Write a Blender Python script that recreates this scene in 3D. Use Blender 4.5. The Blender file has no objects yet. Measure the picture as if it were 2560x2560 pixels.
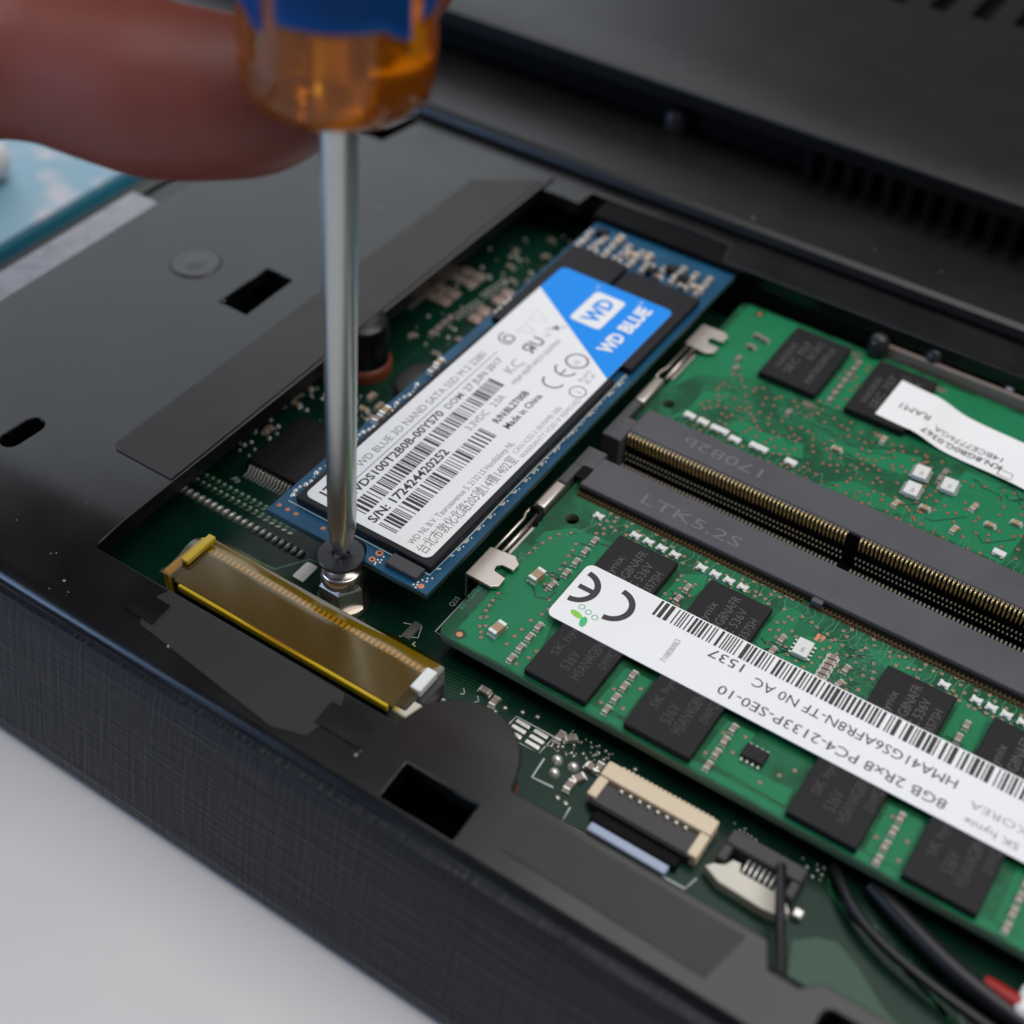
import bpy, bmesh, math, random
from mathutils import Vector, Matrix, Quaternion
random.seed(7)
R = math.radians
C = bpy.context.scene.collection
SC = bpy.context.scene
S = 0.1            # one Blender unit is one centimetre; everything below is written in millimetres
ZO = 22.0          # the table top lies 22 mm under the drive's board
PI = math.pi

def W(x, y, z): return Vector((x * S, y * S, (z + ZO) * S))

# ------------------------------------------------------------------ camera, world, lamps, exposure
cam = bpy.data.cameras.new('camera'); co = bpy.data.objects.new('camera', cam); C.objects.link(co)
rx, uy, fw = Vector((.83229, .55323, .03505)), Vector((-.41167, .57450, .70744)), Vector((-.37124, .60323, -.70590))
m = Matrix((rx, uy, -fw)).transposed().to_4x4(); m.translation = W(80.269, -78.398, 109.908); co.matrix_world = m
cam.sensor_width = 36; cam.lens = 3478.17 / 2560 * 36; cam.clip_start = .1; cam.clip_end = 1000
cam.dof.use_dof = True; cam.dof.focus_distance = 15.1; cam.dof.aperture_fstop = cam.lens * 1e-3 / (2 * .155); cam.dof.aperture_blades = 0
SC.camera = co

w = bpy.data.worlds.new('World'); SC.world = w; w.use_nodes = True
bg = w.node_tree.nodes['Background']; bg.inputs[0].default_value = (.80, .86, 1, 1); bg.inputs[1].default_value = .12

def area(name, loc, target, sx, sy, power, col):
    l = bpy.data.lights.new(name, 'AREA'); l.shape = 'RECTANGLE'; l.size = sx * S; l.size_y = sy * S; l.energy = power; l.color = col
    o = bpy.data.objects.new(name, l); C.objects.link(o); o.location = W(*loc)
    o.rotation_euler = (W(*target) - W(*loc)).to_track_quat('-Z', 'Y').to_euler(); return o
area('window_light', (-520, 430, 420), (20, 30, 0), 640, 560, 17500, (.88, .94, 1))
area('ceiling_light', (380, 160, 900), (380, 160, 0), 1250, 900, 112000, (1, .975, .95))
area('side_window', (-520, -470, 170), (-10, -10, -10), 380, 260, 24000, (.40, .62, 1))
SC.view_settings.view_transform = 'Standard'; SC.view_settings.look = 'None'; SC.view_settings.exposure = 0; SC.view_settings.gamma = 1
SC.cycles.max_bounces = 10; SC.cycles.transmission_bounces = 8; SC.cycles.caustics_refractive = False; SC.cycles.sample_clamp_indirect = 6

# ------------------------------------------------------------------ materials
MT = {}
def mat(name, col, rough=.5, metal=0., spec=.5, trans=0., ior=1.45, coat=0., bump=None, vary=None, sss=0., alpha=1.):
    """bump = (kind, scale per BU, strength); vary = (scale, other colour, low, high)"""
    mm = bpy.data.materials.new(name); mm.use_nodes = True
    nt = mm.node_tree; p = nt.nodes['Principled BSDF']
    p.inputs['Base Color'].default_value = (*col, 1); p.inputs['Roughness'].default_value = rough
    p.inputs['Metallic'].default_value = metal; p.inputs['Specular IOR Level'].default_value = spec
    p.inputs['Transmission Weight'].default_value = trans; p.inputs['IOR'].default_value = ior
    p.inputs['Coat Weight'].default_value = coat; p.inputs['Alpha'].default_value = alpha
    if sss:
        p.inputs['Subsurface Weight'].default_value = sss; p.inputs['Subsurface Radius'].default_value = (.5, .18, .1); p.inputs['Subsurface Scale'].default_value = .4
    tc = nt.nodes.new('ShaderNodeTexCoord')
    def noise(sc, det=4, stretch=None):
        n = nt.nodes.new('ShaderNodeTexNoise'); n.inputs['Scale'].default_value = sc; n.inputs['Detail'].default_value = det
        if stretch:
            mp = nt.nodes.new('ShaderNodeMapping'); mp.inputs['Scale'].default_value = stretch
            nt.links.new(tc.outputs['Object'], mp.inputs[0]); nt.links.new(mp.outputs[0], n.inputs['Vector'])
        else: nt.links.new(tc.outputs['Object'], n.inputs['Vector'])
        return n
    if vary:
        n = noise(vary[0], 5); cr = nt.nodes.new('ShaderNodeValToRGB')
        cr.color_ramp.elements[0].position = vary[2]; cr.color_ramp.elements[1].position = vary[3]
        cr.color_ramp.elements[0].color = (*col, 1); cr.color_ramp.elements[1].color = (*vary[1], 1)
        nt.links.new(n.outputs['Fac'], cr.inputs[0]); nt.links.new(cr.outputs[0], p.inputs['Base Color'])
    if bump:
        kind, sc, st = bump; b = nt.nodes.new('ShaderNodeBump'); b.inputs['Strength'].default_value = st; b.inputs['Distance'].default_value = .02 if kind == 'linen' else .01
        if kind == 'grain': h = noise(sc, 3).outputs['Fac']
        elif kind == 'linen':
            a1 = noise(sc, 3, (.06, 1, 1)); a2 = noise(sc, 3, (1, .06, .06)); ad = nt.nodes.new('ShaderNodeMath'); ad.operation = 'ADD'
            nt.links.new(a1.outputs['Fac'], ad.inputs[0]); nt.links.new(a2.outputs['Fac'], ad.inputs[1]); h = ad.outputs[0]
        nt.links.new(h, b.inputs['Height']); nt.links.new(b.outputs[0], p.inputs['Normal'])
        rr = nt.nodes.new('ShaderNodeMapRange'); rr.inputs[3].default_value = max(rough - .07, 0); rr.inputs[4].default_value = rough + .08
        n2 = noise(1.3, 4); nt.links.new(n2.outputs['Fac'], rr.inputs[0]); nt.links.new(rr.outputs[0], p.inputs['Roughness'])
    MT[name] = mm; return mm

mat('table_white', (.59, .572, .565), .5, bump=('grain', 60, .08), vary=(.5, (.56, .545, .545), .3, .7))
mat('case_black', (.003, .003, .0034), .25, bump=('grain', 90, .08), vary=(1.2, (.008, .008, .008), .35, .7))
mat('linen_black', (.003, .0045, .009), .36, spec=.36, bump=('linen', 17, .75))
mat('panel_black', (.006, .0055, .0055), .36, bump=('grain', 60, .10))
mat('cloth_tape', (.026, .021, .018), .44, bump=('grain', 120, .45), vary=(2, (.020, .016, .014), .35, .65))
mat('trim_silver', (.30, .29, .32), .42, metal=.3, vary=(5, (.20, .19, .22), .45, .75))
mat('board_dark', (.0015, .020, .011), .32, spec=.28, vary=(2.2, (.002, .026, .015), .4, .62), bump=('grain', 12, .04))
mat('board_green', (.006, .070, .028), .45, spec=.28, vary=(3.4, (.009, .125, .052), .42, .58))
mat('pour_green', (.008, .160, .062), .42, spec=.28, vary=(1.2, (.010, .185, .078), .3, .7))
mat('trace_green', (.045, .19, .105), .36)
mat('trace_dark', (.006, .055, .028), .36)
mat('mask_edge', (.11, .16, .095), .6)
mat('board_blue', (.007, .072, .150), .38, spec=.3, vary=(2.4, (.005, .052, .110), .4, .65))
mat('blue_edge', (.03, .07, .07), .6)
mat('chip_black', (.010, .0092, .0105), .5, spec=.28, bump=('grain', 110, .10))
mat('chip_mark', (.075, .072, .070), .6)
mat('chip_mark_faint', (.040, .038, .037), .6)
mat('chip_grey', (.040, .038, .040), .5, bump=('grain', 60, .1))
mat('socket_grey', (.072, .070, .078), .48, bump=('grain', 70, .06), vary=(1.5, (.058, .057, .064), .4, .7))
mat('socket_mark', (.135, .13, .135), .5)
mat('cavity_black', (.003, .003, .0035), .5, spec=.1)
mat('label_white', (.80, .80, .80), .5, spec=.3, vary=(.6, (.77, .77, .78), .3, .7))
mat('print_black', (.030, .026, .028), .5)
mat('print_grey', (.22, .21, .22), .5)
mat('print_faint', (.33, .33, .34), .5)
mat('print_blue', (.008, .25, .80), .5, spec=.25)
mat('print_leaf', (.25, .55, .06), .5)
mat('print_leaf_dark', (.06, .45, .18), .5)
mat('steel', (.62, .60, .57), .20, metal=1, bump=('grain', 40, .02))
mat('shaft_steel', (.56, .58, .56), .32, metal=1, bump=('grain', 14, .04))
mat('nickel', (.68, .62, .56), .26, metal=1, bump=('grain', 25, .03))
mat('latch_metal', (.60, .54, .48), .40, metal=1, bump=('grain', 20, .03))
mat('solder', (.72, .70, .66), .36, metal=.75, bump=('grain', 14, .10))
mat('pad_pink', (.40, .29, .25), .36, metal=.5)
mat('tin_dull', (.42, .42, .38), .38, metal=.9)
mat('gold', (.78, .58, .26), .30, metal=1)
mat('contact_tan', (.42, .35, .26), .35, metal=.9)
mat('copper_mask', (.42, .17, .10), .45, metal=.3)
mat('via_tan', (.36, .24, .15), .45, metal=.2)
mat('pin_brown', (.075, .035, .012), .4, metal=.3)
mat('print_dark', (.10, .095, .11), .5)
mat('copper_pad', (.62, .24, .13), .45, metal=.5)
mat('copper_ring', (.15, .036, .016), .45)
mat('hole_dark', (.012, .010, .006), .6)
mat('cap_tan', (.36, .24, .14), .42)
mat('cap_grey', (.24, .19, .16), .42)
mat('cap_end', (.50, .46, .40), .40, metal=.4)
mat('seat_grey', (.055, .055, .060), .38)
mat('ceramic_white', (.66, .66, .64), .45)
mat('silk_white', (.42, .47, .45), .55)
mat('cream_plastic', (.66, .55, .40), .42, sss=.05)
mat('ivory_plastic', (.60, .57, .50), .42, sss=.05)
mat('white_plastic', (.75, .75, .75), .35, sss=.05)
mat('blue_film', (.30, .36, .50), .25)
mat('screw_black', (.020, .020, .022), .30, bump=('grain', 30, .06))
mat('rubber_black', (.005, .005, .005), .55, spec=.15)
mat('wire_black', (.012, .012, .015), .38)
mat('wire_red', (.30, .01, .01), .4)
mat('book_teal', (.010, .20, .30), .5)
mat('book_cover', (.20, .36, .46), .4, vary=(1.1, (.46, .46, .52), .52, .64))
mat('paper_edge', (.5, .5, .48), .7)
mat('skin', (.22, .058, .042), .46, spec=.4, sss=.12, bump=('grain', 5, .55), vary=(.9, (.19, .052, .040), .3, .7))
mat('nail', (.30, .15, .12), .3)
mat('blue_sleeve', (.004, .085, .33), .5, spec=.3)
mat('amber', (.82, .21, .003), .08, spec=.3, trans=.80, ior=1.47)
def film(name, tint, gloss_rough, mirror):
    mm = bpy.data.materials.new(name); mm.use_nodes = True; nt = mm.node_tree; nt.nodes.remove(nt.nodes['Principled BSDF'])
    tr = nt.nodes.new('ShaderNodeBsdfTransparent'); tr.inputs[0].default_value = (*tint, 1)
    gl = nt.nodes.new('ShaderNodeBsdfGlossy'); gl.inputs['Roughness'].default_value = gloss_rough; gl.inputs[0].default_value = (1, .94, .80, 1)
    mx = nt.nodes.new('ShaderNodeMixShader'); mx.inputs[0].default_value = mirror; nt.links.new(tr.outputs[0], mx.inputs[1]); nt.links.new(gl.outputs[0], mx.inputs[2])
    nt.links.new(mx.outputs[0], nt.nodes['Material Output'].inputs[0]); MT[name] = mm
film('kapton', (.80, .64, .07), .20, .10)
mat('kapton_solid', (.60, .42, .02), .25, coat=.3)
mat('housing_grey', (.21, .20, .17), .45)
mat('ledge_tape', (.011, .010, .0095), .42, bump=('grain', 120, .4), vary=(2, (.014, .012, .011), .35, .65))
mat('ribbon_brown', (.085, .070, .060), .35)

# ------------------------------------------------------------------ builders
ORG = {}
class B:
    """collects shapes in millimetres, links them as ONE mesh object"""
    def __init__(s): s.bm = bmesh.new(); s.mats = []
    def mi(s, name):
        if name is None: return 0
        if name not in s.mats: s.mats.append(name)
        return s.mats.index(name)
    def box(s, x0, x1, y0, y1, z0, z1, mat=None, bev=0, seg=1, rot=0):
        r = bmesh.ops.create_cube(s.bm, size=1); vs = r['verts']
        cx, cy, cz = (x0 + x1) / 2, (y0 + y1) / 2, (z0 + z1) / 2
        M = Matrix.Translation((cx, cy, cz)) @ Matrix.Rotation(rot, 4, 'Z') @ Matrix.Diagonal((x1 - x0, y1 - y0, z1 - z0, 1))
        bmesh.ops.transform(s.bm, matrix=M, verts=vs)
        fs = set(f for v in vs for f in v.link_faces); k = s.mi(mat)
        for f in fs: f.material_index = k
        if bev:
            es = list(set(e for v in vs for e in v.link_edges))
            rr = bmesh.ops.bevel(s.bm, geom=es, offset=bev, segments=seg, affect='EDGES', profile=.5)
            for f in rr['faces']: f.material_index = k; f.smooth = seg > 1
        return s
    def prism(s, pts, z0, z1, mat=None, bev=0):
        bv = [s.bm.verts.new((x, y, z0)) for x, y in pts]; tv = [s.bm.verts.new((x, y, z1)) for x, y in pts]; n = len(pts); k = s.mi(mat)
        fs = [s.bm.faces.new(tv), s.bm.faces.new(bv[::-1])] + [s.bm.faces.new((bv[i], bv[(i + 1) % n], tv[(i + 1) % n], tv[i])) for i in range(n)]
        for f in fs: f.material_index = k
        if bev:
            rr = bmesh.ops.bevel(s.bm, geom=list(fs[0].edges), offset=bev, segments=2, affect='EDGES', profile=.5)
            for f in rr['faces']: f.material_index = k
        return s
    def extrude_x(s, prof, x0, x1, mat=None, smooth=False):
        a = [s.bm.verts.new((x0, y, z)) for y, z in prof]; b = [s.bm.verts.new((x1, y, z)) for y, z in prof]; n = len(prof); k = s.mi(mat)
        fs = [s.bm.faces.new((a[i], a[(i + 1) % n], b[(i + 1) % n], b[i])) for i in range(n)]
        for f in fs: f.smooth = smooth
        fs += [s.bm.faces.new(a[::-1]), s.bm.faces.new(b)]
        for f in fs: f.material_index = k
        return s
    def lathe(s, prof, x=0, y=0, n=32, mat=None, smooth=True, start=0, close=True):
        k = s.mi(mat); rings = []
        for r, z in prof:
            if r < 1e-6: rings.append([s.bm.verts.new((x, y, z))])
            else: rings.append([s.bm.verts.new((x + r * math.cos(start + 2 * PI * i / n), y + r * math.sin(start + 2 * PI * i / n), z)) for i in range(n)])
        for a, b in zip(rings, rings[1:]):
            for i in range(n):
                j = (i + 1) % n
                if len(a) == 1 and len(b) == 1: continue
                if len(a) == 1: f = s.bm.faces.new((a[0], b[j], b[i]))
                elif len(b) == 1: f = s.bm.faces.new((a[i], a[j], b[0]))
                else: f = s.bm.faces.new((a[i], a[j], b[j], b[i]))
                f.material_index = k; f.smooth = smooth
        return s
    def dome(s, x, y, z, r, h, n=10, mat=None):
        return s.lathe([(r, z), (r * .87, z + h * .5), (r * .5, z + h * .87), (0, z + h)], x, y, n, mat)
    def ring(s, x, y, z, ri, ro, mat=None, n=10):
        k = s.mi(mat)
        a = [s.bm.verts.new((x + ro * math.cos(2 * PI * i / n), y + ro * math.sin(2 * PI * i / n), z)) for i in range(n)]
        b = [s.bm.verts.new((x + ri * math.cos(2 * PI * i / n), y + ri * math.sin(2 * PI * i / n), z)) for i in range(n)]
        for i in range(n):
            f = s.bm.faces.new((a[i], a[(i + 1) % n], b[(i + 1) % n], b[i])); f.material_index = k
        return s
    def disc(s, x, y, z, r, mat=None, n=10):
        f = s.bm.faces.new([s.bm.verts.new((x + r * math.cos(2 * PI * i / n), y + r * math.sin(2 * PI * i / n), z)) for i in range(n)]); f.material_index = s.mi(mat); return s
    def poly(s, pts, z, mat=None):
        f = s.bm.faces.new([s.bm.verts.new((x, y, z)) for x, y in pts]); f.material_index = s.mi(mat)
        if f.normal.z < 0: f.normal_flip()
        return s
    def ribbon(s, pts, wd, z, mat=None, hgt=.02):
        """a flat line of width wd along pts"""
        k = s.mi(mat); L = []; Rr = []
        for i, p in enumerate(pts):
            a = Vector(pts[max(i - 1, 0)]); b = Vector(pts[min(i + 1, len(pts) - 1)]); d = (b - a)
            if d.length < 1e-9: d = Vector((1, 0))
            d.normalize(); nn = Vector((-d.y, d.x)) * wd / 2
            L.append(s.bm.verts.new((p[0] + nn.x, p[1] + nn.y, z + hgt))); Rr.append(s.bm.verts.new((p[0] - nn.x, p[1] - nn.y, z + hgt)))
        for i in range(len(pts) - 1):
            f = s.bm.faces.new((Rr[i], Rr[i + 1], L[i + 1], L[i])); f.material_index = k
        return s
    def tube(s, pts, r, n=8, mat=None, cap=True):
        k = s.mi(mat); P = [Vector(p) for p in pts]; rs = r if isinstance(r, (list, tuple)) else [r] * len(P); rings = []
        up = Vector((0, 0, 1)); prev = None
        for i, p in enumerate(P):
            d = (P[min(i + 1, len(P) - 1)] - P[max(i - 1, 0)]).normalized()
            a = d.cross(up) if abs(d.dot(up)) < .95 else d.cross(Vector((1, 0, 0)))
            a.normalize()
            if prev is not None and a.dot(prev) < 0: a = -a
            prev = a; b = d.cross(a)
            rings.append([s.bm.verts.new(p + (a * math.cos(2 * PI * j / n) + b * math.sin(2 * PI * j / n)) * rs[i]) for j in range(n)])
        for A, Bq in zip(rings, rings[1:]):
            for j in range(n):
                f = s.bm.faces.new((A[j], A[(j + 1) % n], Bq[(j + 1) % n], Bq[j])); f.smooth = True; f.material_index = k
        if cap:
            for q in (rings[0][::-1], rings[-1]): f = s.bm.faces.new(q); f.material_index = k
        return s
    def mesh_in(s, me, M=None, mat=None):
        """take in an existing mesh (millimetres)"""
        t = bmesh.new(); t.from_mesh(me)
        if M is not None: bmesh.ops.transform(t, matrix=M, verts=t.verts)
        k = s.mi(mat); vm = {}
        for v in t.verts: vm[v] = s.bm.verts.new(v.co)
        for f in t.faces:
            try: q = s.bm.faces.new([vm[v] for v in f.verts]); q.material_index = k; q.smooth = f.smooth
            except ValueError: pass
        t.free(); return s
    def obj(s, name, mat=None, parent=None, origin=None, normals=True):
        bm = s.bm
        if normals: bmesh.ops.recalc_face_normals(bm, faces=bm.faces)
        if mat and not s.mats: s.mats = [mat]
        if origin is None:
            xs = [v.co for v in bm.verts]
            origin = ((min(v.x for v in xs) + max(v.x for v in xs)) / 2, (min(v.y for v in xs) + max(v.y for v in xs)) / 2, min(v.z for v in xs))
        og = Vector(origin)
        for v in bm.verts: v.co = (v.co - og) * S
        me = bpy.data.meshes.new(name); bm.to_mesh(me); bm.free()
        for q in s.mats: me.materials.append(MT[q])
        o = bpy.data.objects.new(name, me); C.objects.link(o); place(o, og, parent); return o

def place(o, og, parent=None):
    if parent is None: o.location = W(*og)
    else:
        o.parent = parent; o.location = (Vector(og) - ORG[parent.name]) * S
    ORG[o.name] = Vector(og)

def thing(name, label, cat, base, group=None):
    o = bpy.data.objects.new(name, None); C.objects.link(o); o.empty_display_size = .3
    place(o, base); tag(o, label, cat, group); return o
def tag(o, label, cat, group=None):
    o['label'] = label; o['category'] = cat
    if group: o['group'] = group
    return o
def stuff(o): o['kind'] = 'stuff'; return o
def again(src, og, rot=0):
    """another of the same part: shares the mesh, same parent"""
    o = src.copy(); C.objects.link(o); o.parent = src.parent; o.rotation_euler = (0, 0, rot)
    o.location = (Vector(og) - ORG[src.parent.name]) * S if src.parent else W(*og)
    ORG[o.name] = Vector(og); return o

def line(parent, *a, **k):
    q = B(); text(q, *a, **k); return q.obj('lettering', None, parent)
_tc = {}
def glyphs(body, size, bold=0., spacing=1.):
    key = (body, size, bold, spacing)
    if key in _tc: return _tc[key]
    cu = bpy.data.curves.new('t', 'FONT'); cu.body = body; cu.size = size; cu.offset = bold; cu.space_character = spacing; cu.resolution_u = 2
    o = bpy.data.objects.new('t', cu); C.objects.link(o)
    dg = bpy.context.evaluated_depsgraph_get(); me = bpy.data.meshes.new_from_object(o.evaluated_get(dg))
    bpy.data.objects.remove(o); _tc[key] = me; return me
def width(me):
    xs = [v.co.x for v in me.vertices]
    return (min(xs), max(xs)) if xs else (0, 0)
def text(bd, body, x, y, z, size, rot=0, mat=None, bold=0., to=None, spacing=1., dz=0):
    """flat lettering: starts at x, y, runs along rot; to = length in mm the words shall take"""
    me = glyphs(body, size, bold, spacing); a, b = width(me); kx = to / (b - a) if to and b > a else 1
    M = Matrix.Translation((x, y, z)) @ Matrix.Rotation(rot, 4, 'Z') @ Matrix.Diagonal((kx, 1, 1, 1)) @ Matrix.Translation((-a, 0, 0))
    bd.mesh_in(me, M, mat); return bd
def barcode(bd, u0, u1, v0, v1, z, axis, mat, seed, unit=.16):
    """bars along axis ('y': the row of bars runs along y)"""
    rnd = random.Random(seed); u = u0
    while u < u1 - unit:
        wd = unit * rnd.choice((1, 1, 1, 2, 2, 3)); wd = min(wd, u1 - u)
        if axis == 'y': bd.poly([(v0, u), (v1, u), (v1, u + wd), (v0, u + wd)], z, mat)
        else: bd.poly([(u, v0), (u + wd, v0), (u + wd, v1), (u, v1)], z, mat)
        u += wd + unit * rnd.choice((1, 1, 1.5, 2, 3))
    return bd
def rrect(x0, x1, y0, y1, r, n=5):
    out = []
    for cx, cy, a in ((x1 - r, y1 - r, 0), (x0 + r, y1 - r, 90), (x0 + r, y0 + r, 180), (x1 - r, y0 + r, 270)):
        for i in range(n + 1):
            t = R(a + 90 * i / n); out.append((cx + r * math.cos(t), cy + r * math.sin(t)))
    return out
def sheet(outline, holes, z0, z1, bev=0.):
    """a plate with holes -> mesh in millimetres, top at z1"""
    cu = bpy.data.curves.new('p', 'CURVE'); cu.dimensions = '2D'; cu.fill_mode = 'BOTH'
    for k, pts in enumerate([outline] + holes):
        sp = cu.splines.new('POLY'); sp.points.add(len(pts) - 1); sp.use_cyclic_u = True
        for p, q in zip(sp.points, pts): p.co = (q[0], q[1], 0, 1)
    cu.extrude = (z1 - z0) / 2 - bev; cu.bevel_depth = bev; cu.bevel_resolution = 1; cu.offset = -bev
    o = bpy.data.objects.new('p', cu); C.objects.link(o)
    dg = bpy.context.evaluated_depsgraph_get(); me = bpy.data.meshes.new_from_object(o.evaluated_get(dg)); bpy.data.objects.remove(o)
    for v in me.vertices: v.co.z += (z0 + z1) / 2
    return me
def arcpts(cx, cy, r, a0, a1, n): return [(cx + r * math.cos(R(a0 + (a1 - a0) * i / n)), cy + r * math.sin(R(a0 + (a1 - a0) * i / n))) for i in range(n + 1)]

# ------------------------------------------------------------------ the table
b = B(); b.box(-700, 900, -600, 1000, -30, -22, bev=1)
tb = b.obj('table', 'table_white'); tb['kind'] = 'structure'

# ------------------------------------------------------------------ the laptop, lying on its lid with the service bay open
lap = thing('laptop', 'black laptop lying upside down with its service bay open, circuit board and memory showing', 'laptop', (120, 90, -22))
XL, XR = -58, 300
# front bezel with the linen grain
pf = [(-24.0, -1.3), (-24.6, -1.5), (-25.3, -3.2), (-26.6, -8), (-28.0, -14), (-29.1, -19), (-29.2, -20.8), (-28.7, -21.8), (-27, -22), (-16.7, -22), (-16.7, -13), (-23.1, -13), (-23.2, -1.4)]
b = B(); b.extrude_x(pf, XL + 1, XR); b.obj('front_bezel', 'linen_black', lap)
# bottom case: left cover and front ledge in one plate with the bay, the slots and holes cut out
bay = [(-10.6, 76), (-10.6, -15.3), (29.6, -15.3)] + arcpts(36.3, -15.3, 6.4, 168, 12, 12) + [(43, -15.3), (69.4, -15.3), (70.6, -17.6), (73.4, -17.6), (75.0, -16.2), (180, -16.2), (180, 71.8), (19.5, 71.8), (18.6, 76), (-3.9, 76), (-3.9, 72.4), (-10, 72.4), (-10, 76)]
bay = [p for i, p in enumerate(bay) if i == 0 or p != bay[i - 1]]
holes = [bay, [(-29.0, 24.7), (-29.0, 33.9), (-24.5, 33.9), (-24.5, 24.7)], [(33, -22.4), (41.2, -22.4), (41.2, -18.3), (33, -18.3)],
         arcpts(-30.2, -5.9, 1.25, 0, 180, 8) + arcpts(-30.4, -9.0, 1.25, 180, 360, 8), [(-41, 69.3), (-36.8, 69.3), (-35.6, 77.4), (-37.6, 77.4), (-38.5, 72.6), (-41, 72.6)],
         [(-53, 40), (-44, 40), (-44, 58), (-53, 58)][:0] or rrect(76, 96, -22.6, -17.9, .8, 3)]
me = sheet([(-51.6, -23.6), (XR, -23.6), (XR, 78.4), (-51.6, 78.4)], holes, -1.2, 1.0, .18)
b = B(); b.mesh_in(me)
for yy in (-10.2, -11, -12, -13, -14.5, -16.5, -19, -21.5, -22.6, -23.2):
    bmesh.ops.bisect_plane(b.bm, geom=b.bm.verts[:] + b.bm.edges[:] + b.bm.faces[:], plane_co=(0, yy, 0), plane_no=(0, 1, 0))
def drop(y):
    t = max(0, -10.2 - y); k = min(t, 3.5)
    d = .13 * k * k / 7 * 1.0 + max(0, t - 3.5) * .13
    if y < -22.6: d += (-22.6 - y) ** 2 * .9
    return d
for v in b.bm.verts: v.co.z -= drop(v.co.y)
for f in b.bm.faces: f.smooth = abs(f.normal.z) > .3
b.obj('bottom_case', 'case_black', lap)
# inner wall below the left cover and in front of the bay
b = B(); b.box(-26, -24.5, -15, 76, -7, -1.3); b.obj('bay_wall', 'rubber_black', lap)
b = B(); b.box(-58, XR, -16.6, -16.0, -21.9, -1.9); b.obj('front_wall', 'rubber_black', lap)
b = B(); b.box(-57.5, XR, -15.9, 210, -21.9, -12); b.obj('keyboard_shell', 'rubber_black', lap)
# side trim strip
b = B(); b.box(-57.6, -51.9, -22.8, 38, -9, .2, bev=.35, seg=2); b.obj('side_trim', 'trim_silver', lap)
b = B(); b.box(-57.4, -51.9, 38.4, 78, -9, -1.6, bev=.3); b.obj('side_trim', 'panel_black', lap)
b = B(); b.box(-57.9, -57.62, -22, 78.5, -21.5, -1.2); b.obj('side_wall', 'panel_black', lap)
# stepped strip behind the bay
XB = -150
pr = [(78.6, -8), (78.6, 1.6), (78.95, 2.6), (79.7, 3.0), (96.6, 3.0), (96.6, -8)]
b = B(); b.extrude_x(pr, XB, XR); b.obj('rear_strip', 'panel_black', lap)
b = B(); b.box(19.2, 170, 72.0, 78.5, -6.5, -1.3); b.obj('bay_wall', 'rubber_black', lap)
# raised rear panel with an undercut front and slots on top
def slot(cx, y0, y1, w_): return [(cx - w_, y0), (cx + w_, y0), (cx + w_, y1), (cx - w_, y1)]
sl = [slot(8 + 6.6 * i, 137 + 1.1 * i, 186, 1.5) for i in range(22)]
me = sheet([(XB, 94.2), (XR, 94.2), (XR, 214), (XB, 214)], sl, 9.0, 11.6, .25)
b = B(); b.mesh_in(me)
for yy in (95, 96.5, 99, 104):
    bmesh.ops.bisect_plane(b.bm, geom=b.bm.verts[:] + b.bm.edges[:] + b.bm.faces[:], plane_co=(0, yy, 0), plane_no=(0, 1, 0))
for v in b.bm.verts:
    t = max(0, 104 - v.co.y); v.co.z -= .012 * t * t
    t = max(0, v.co.y - 104); v.co.z += .02 * t
for f in b.bm.faces: f.smooth = abs(f.normal.z) > .3
b.obj('rear_panel', 'panel_black', lap)
b = B(); b.box(XB, XR, 97.3, 213, -21.9, 8.9); b.obj('rear_wall', 'rubber_black', lap)
b = B(); b.box(0, 1.5, 95.2, 97.2, 2.9, 7.6, bev=.2); rib = b.obj('vent_rib', 'panel_black', lap)
for i in range(26): again(rib, (20.6 + 3.05 * i, 96.2, 2.9))
bpy.data.objects.remove(rib)
b = B(); b.box(0, 1.5, 92.6, 96, 2.6, 3.012); vs = b.obj('vent_slot_shade', 'cavity_black', lap)  # dark plates on the strip: shade of cut slots put into colour
for i in range(26): again(vs, (22.1 + 3.05 * i, 94.6 - .06 * i, 2.6))
bpy.data.objects.remove(vs)
b = B(); b.lathe([(0, 6.4), (1.5, 6.2), (1.9, 5.4), (1.9, 3.0)], -1.5, 96.3, 16); b.obj('rubber_stop', 'screw_black', lap)
# small marks on the left cover: a moulded screw seat, tape strips, ridges
b = B(); b.lathe([(3.5, 1.0), (3.4, 1.14), (2.9, 1.2), (2.3, 1.14), (1.5, 1.12), (.9, 1.3), (0, 1.3)], -37.3, 29.2, 24); b.obj('screw_seat', 'seat_grey', lap)
def strip(name, pts, z, th, mt, yslope=True):
    b = B(); b.prism(pts, z, z + th, bev=min(.05, th * .3))
    for v in b.bm.verts: v.co.z -= drop(v.co.y) if yslope else 0
    return b.obj(name, mt, lap)
strip('cloth_tape', [(-19.4, -3.4)] + [(-20.2, -2.6), (-19.6, 68), (-11.2, 74), (-10.9, -3.4)], 1.01, .16, 'cloth_tape')
b = B()
def ledge_sheet(pts, th, mt, name):
    me = sheet(pts, [], 1.02, 1.02 + th, 0); b = B(); b.mesh_in(me)
    for yy in (-10.2, -11, -12, -13, -14.5, -16.5, -19, -21.5):
        bmesh.ops.bisect_plane(b.bm, geom=b.bm.verts[:] + b.bm.edges[:] + b.bm.faces[:], plane_co=(0, yy, 0), plane_no=(0, 1, 0))
    for v in b.bm.verts: v.co.z -= drop(v.co.y)
    return b.obj(name, mt, lap)
ledge_sheet([(.2, -15.5), (-.4, -16.6), (-.4, -19.2), (.6, -20.2), (19.6, -22.2), (23.2, -21.2), (24.2, -17.3), (23.4, -15.5)], .10, 'ledge_tape', 'cloth_tape')
ledge_sheet([(45.6, -16.1), (44.4, -17.2), (45.4, -20.8), (66.4, -21.2), (67.6, -16.2)], .10, 'ledge_tape', 'cloth_tape')
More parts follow.
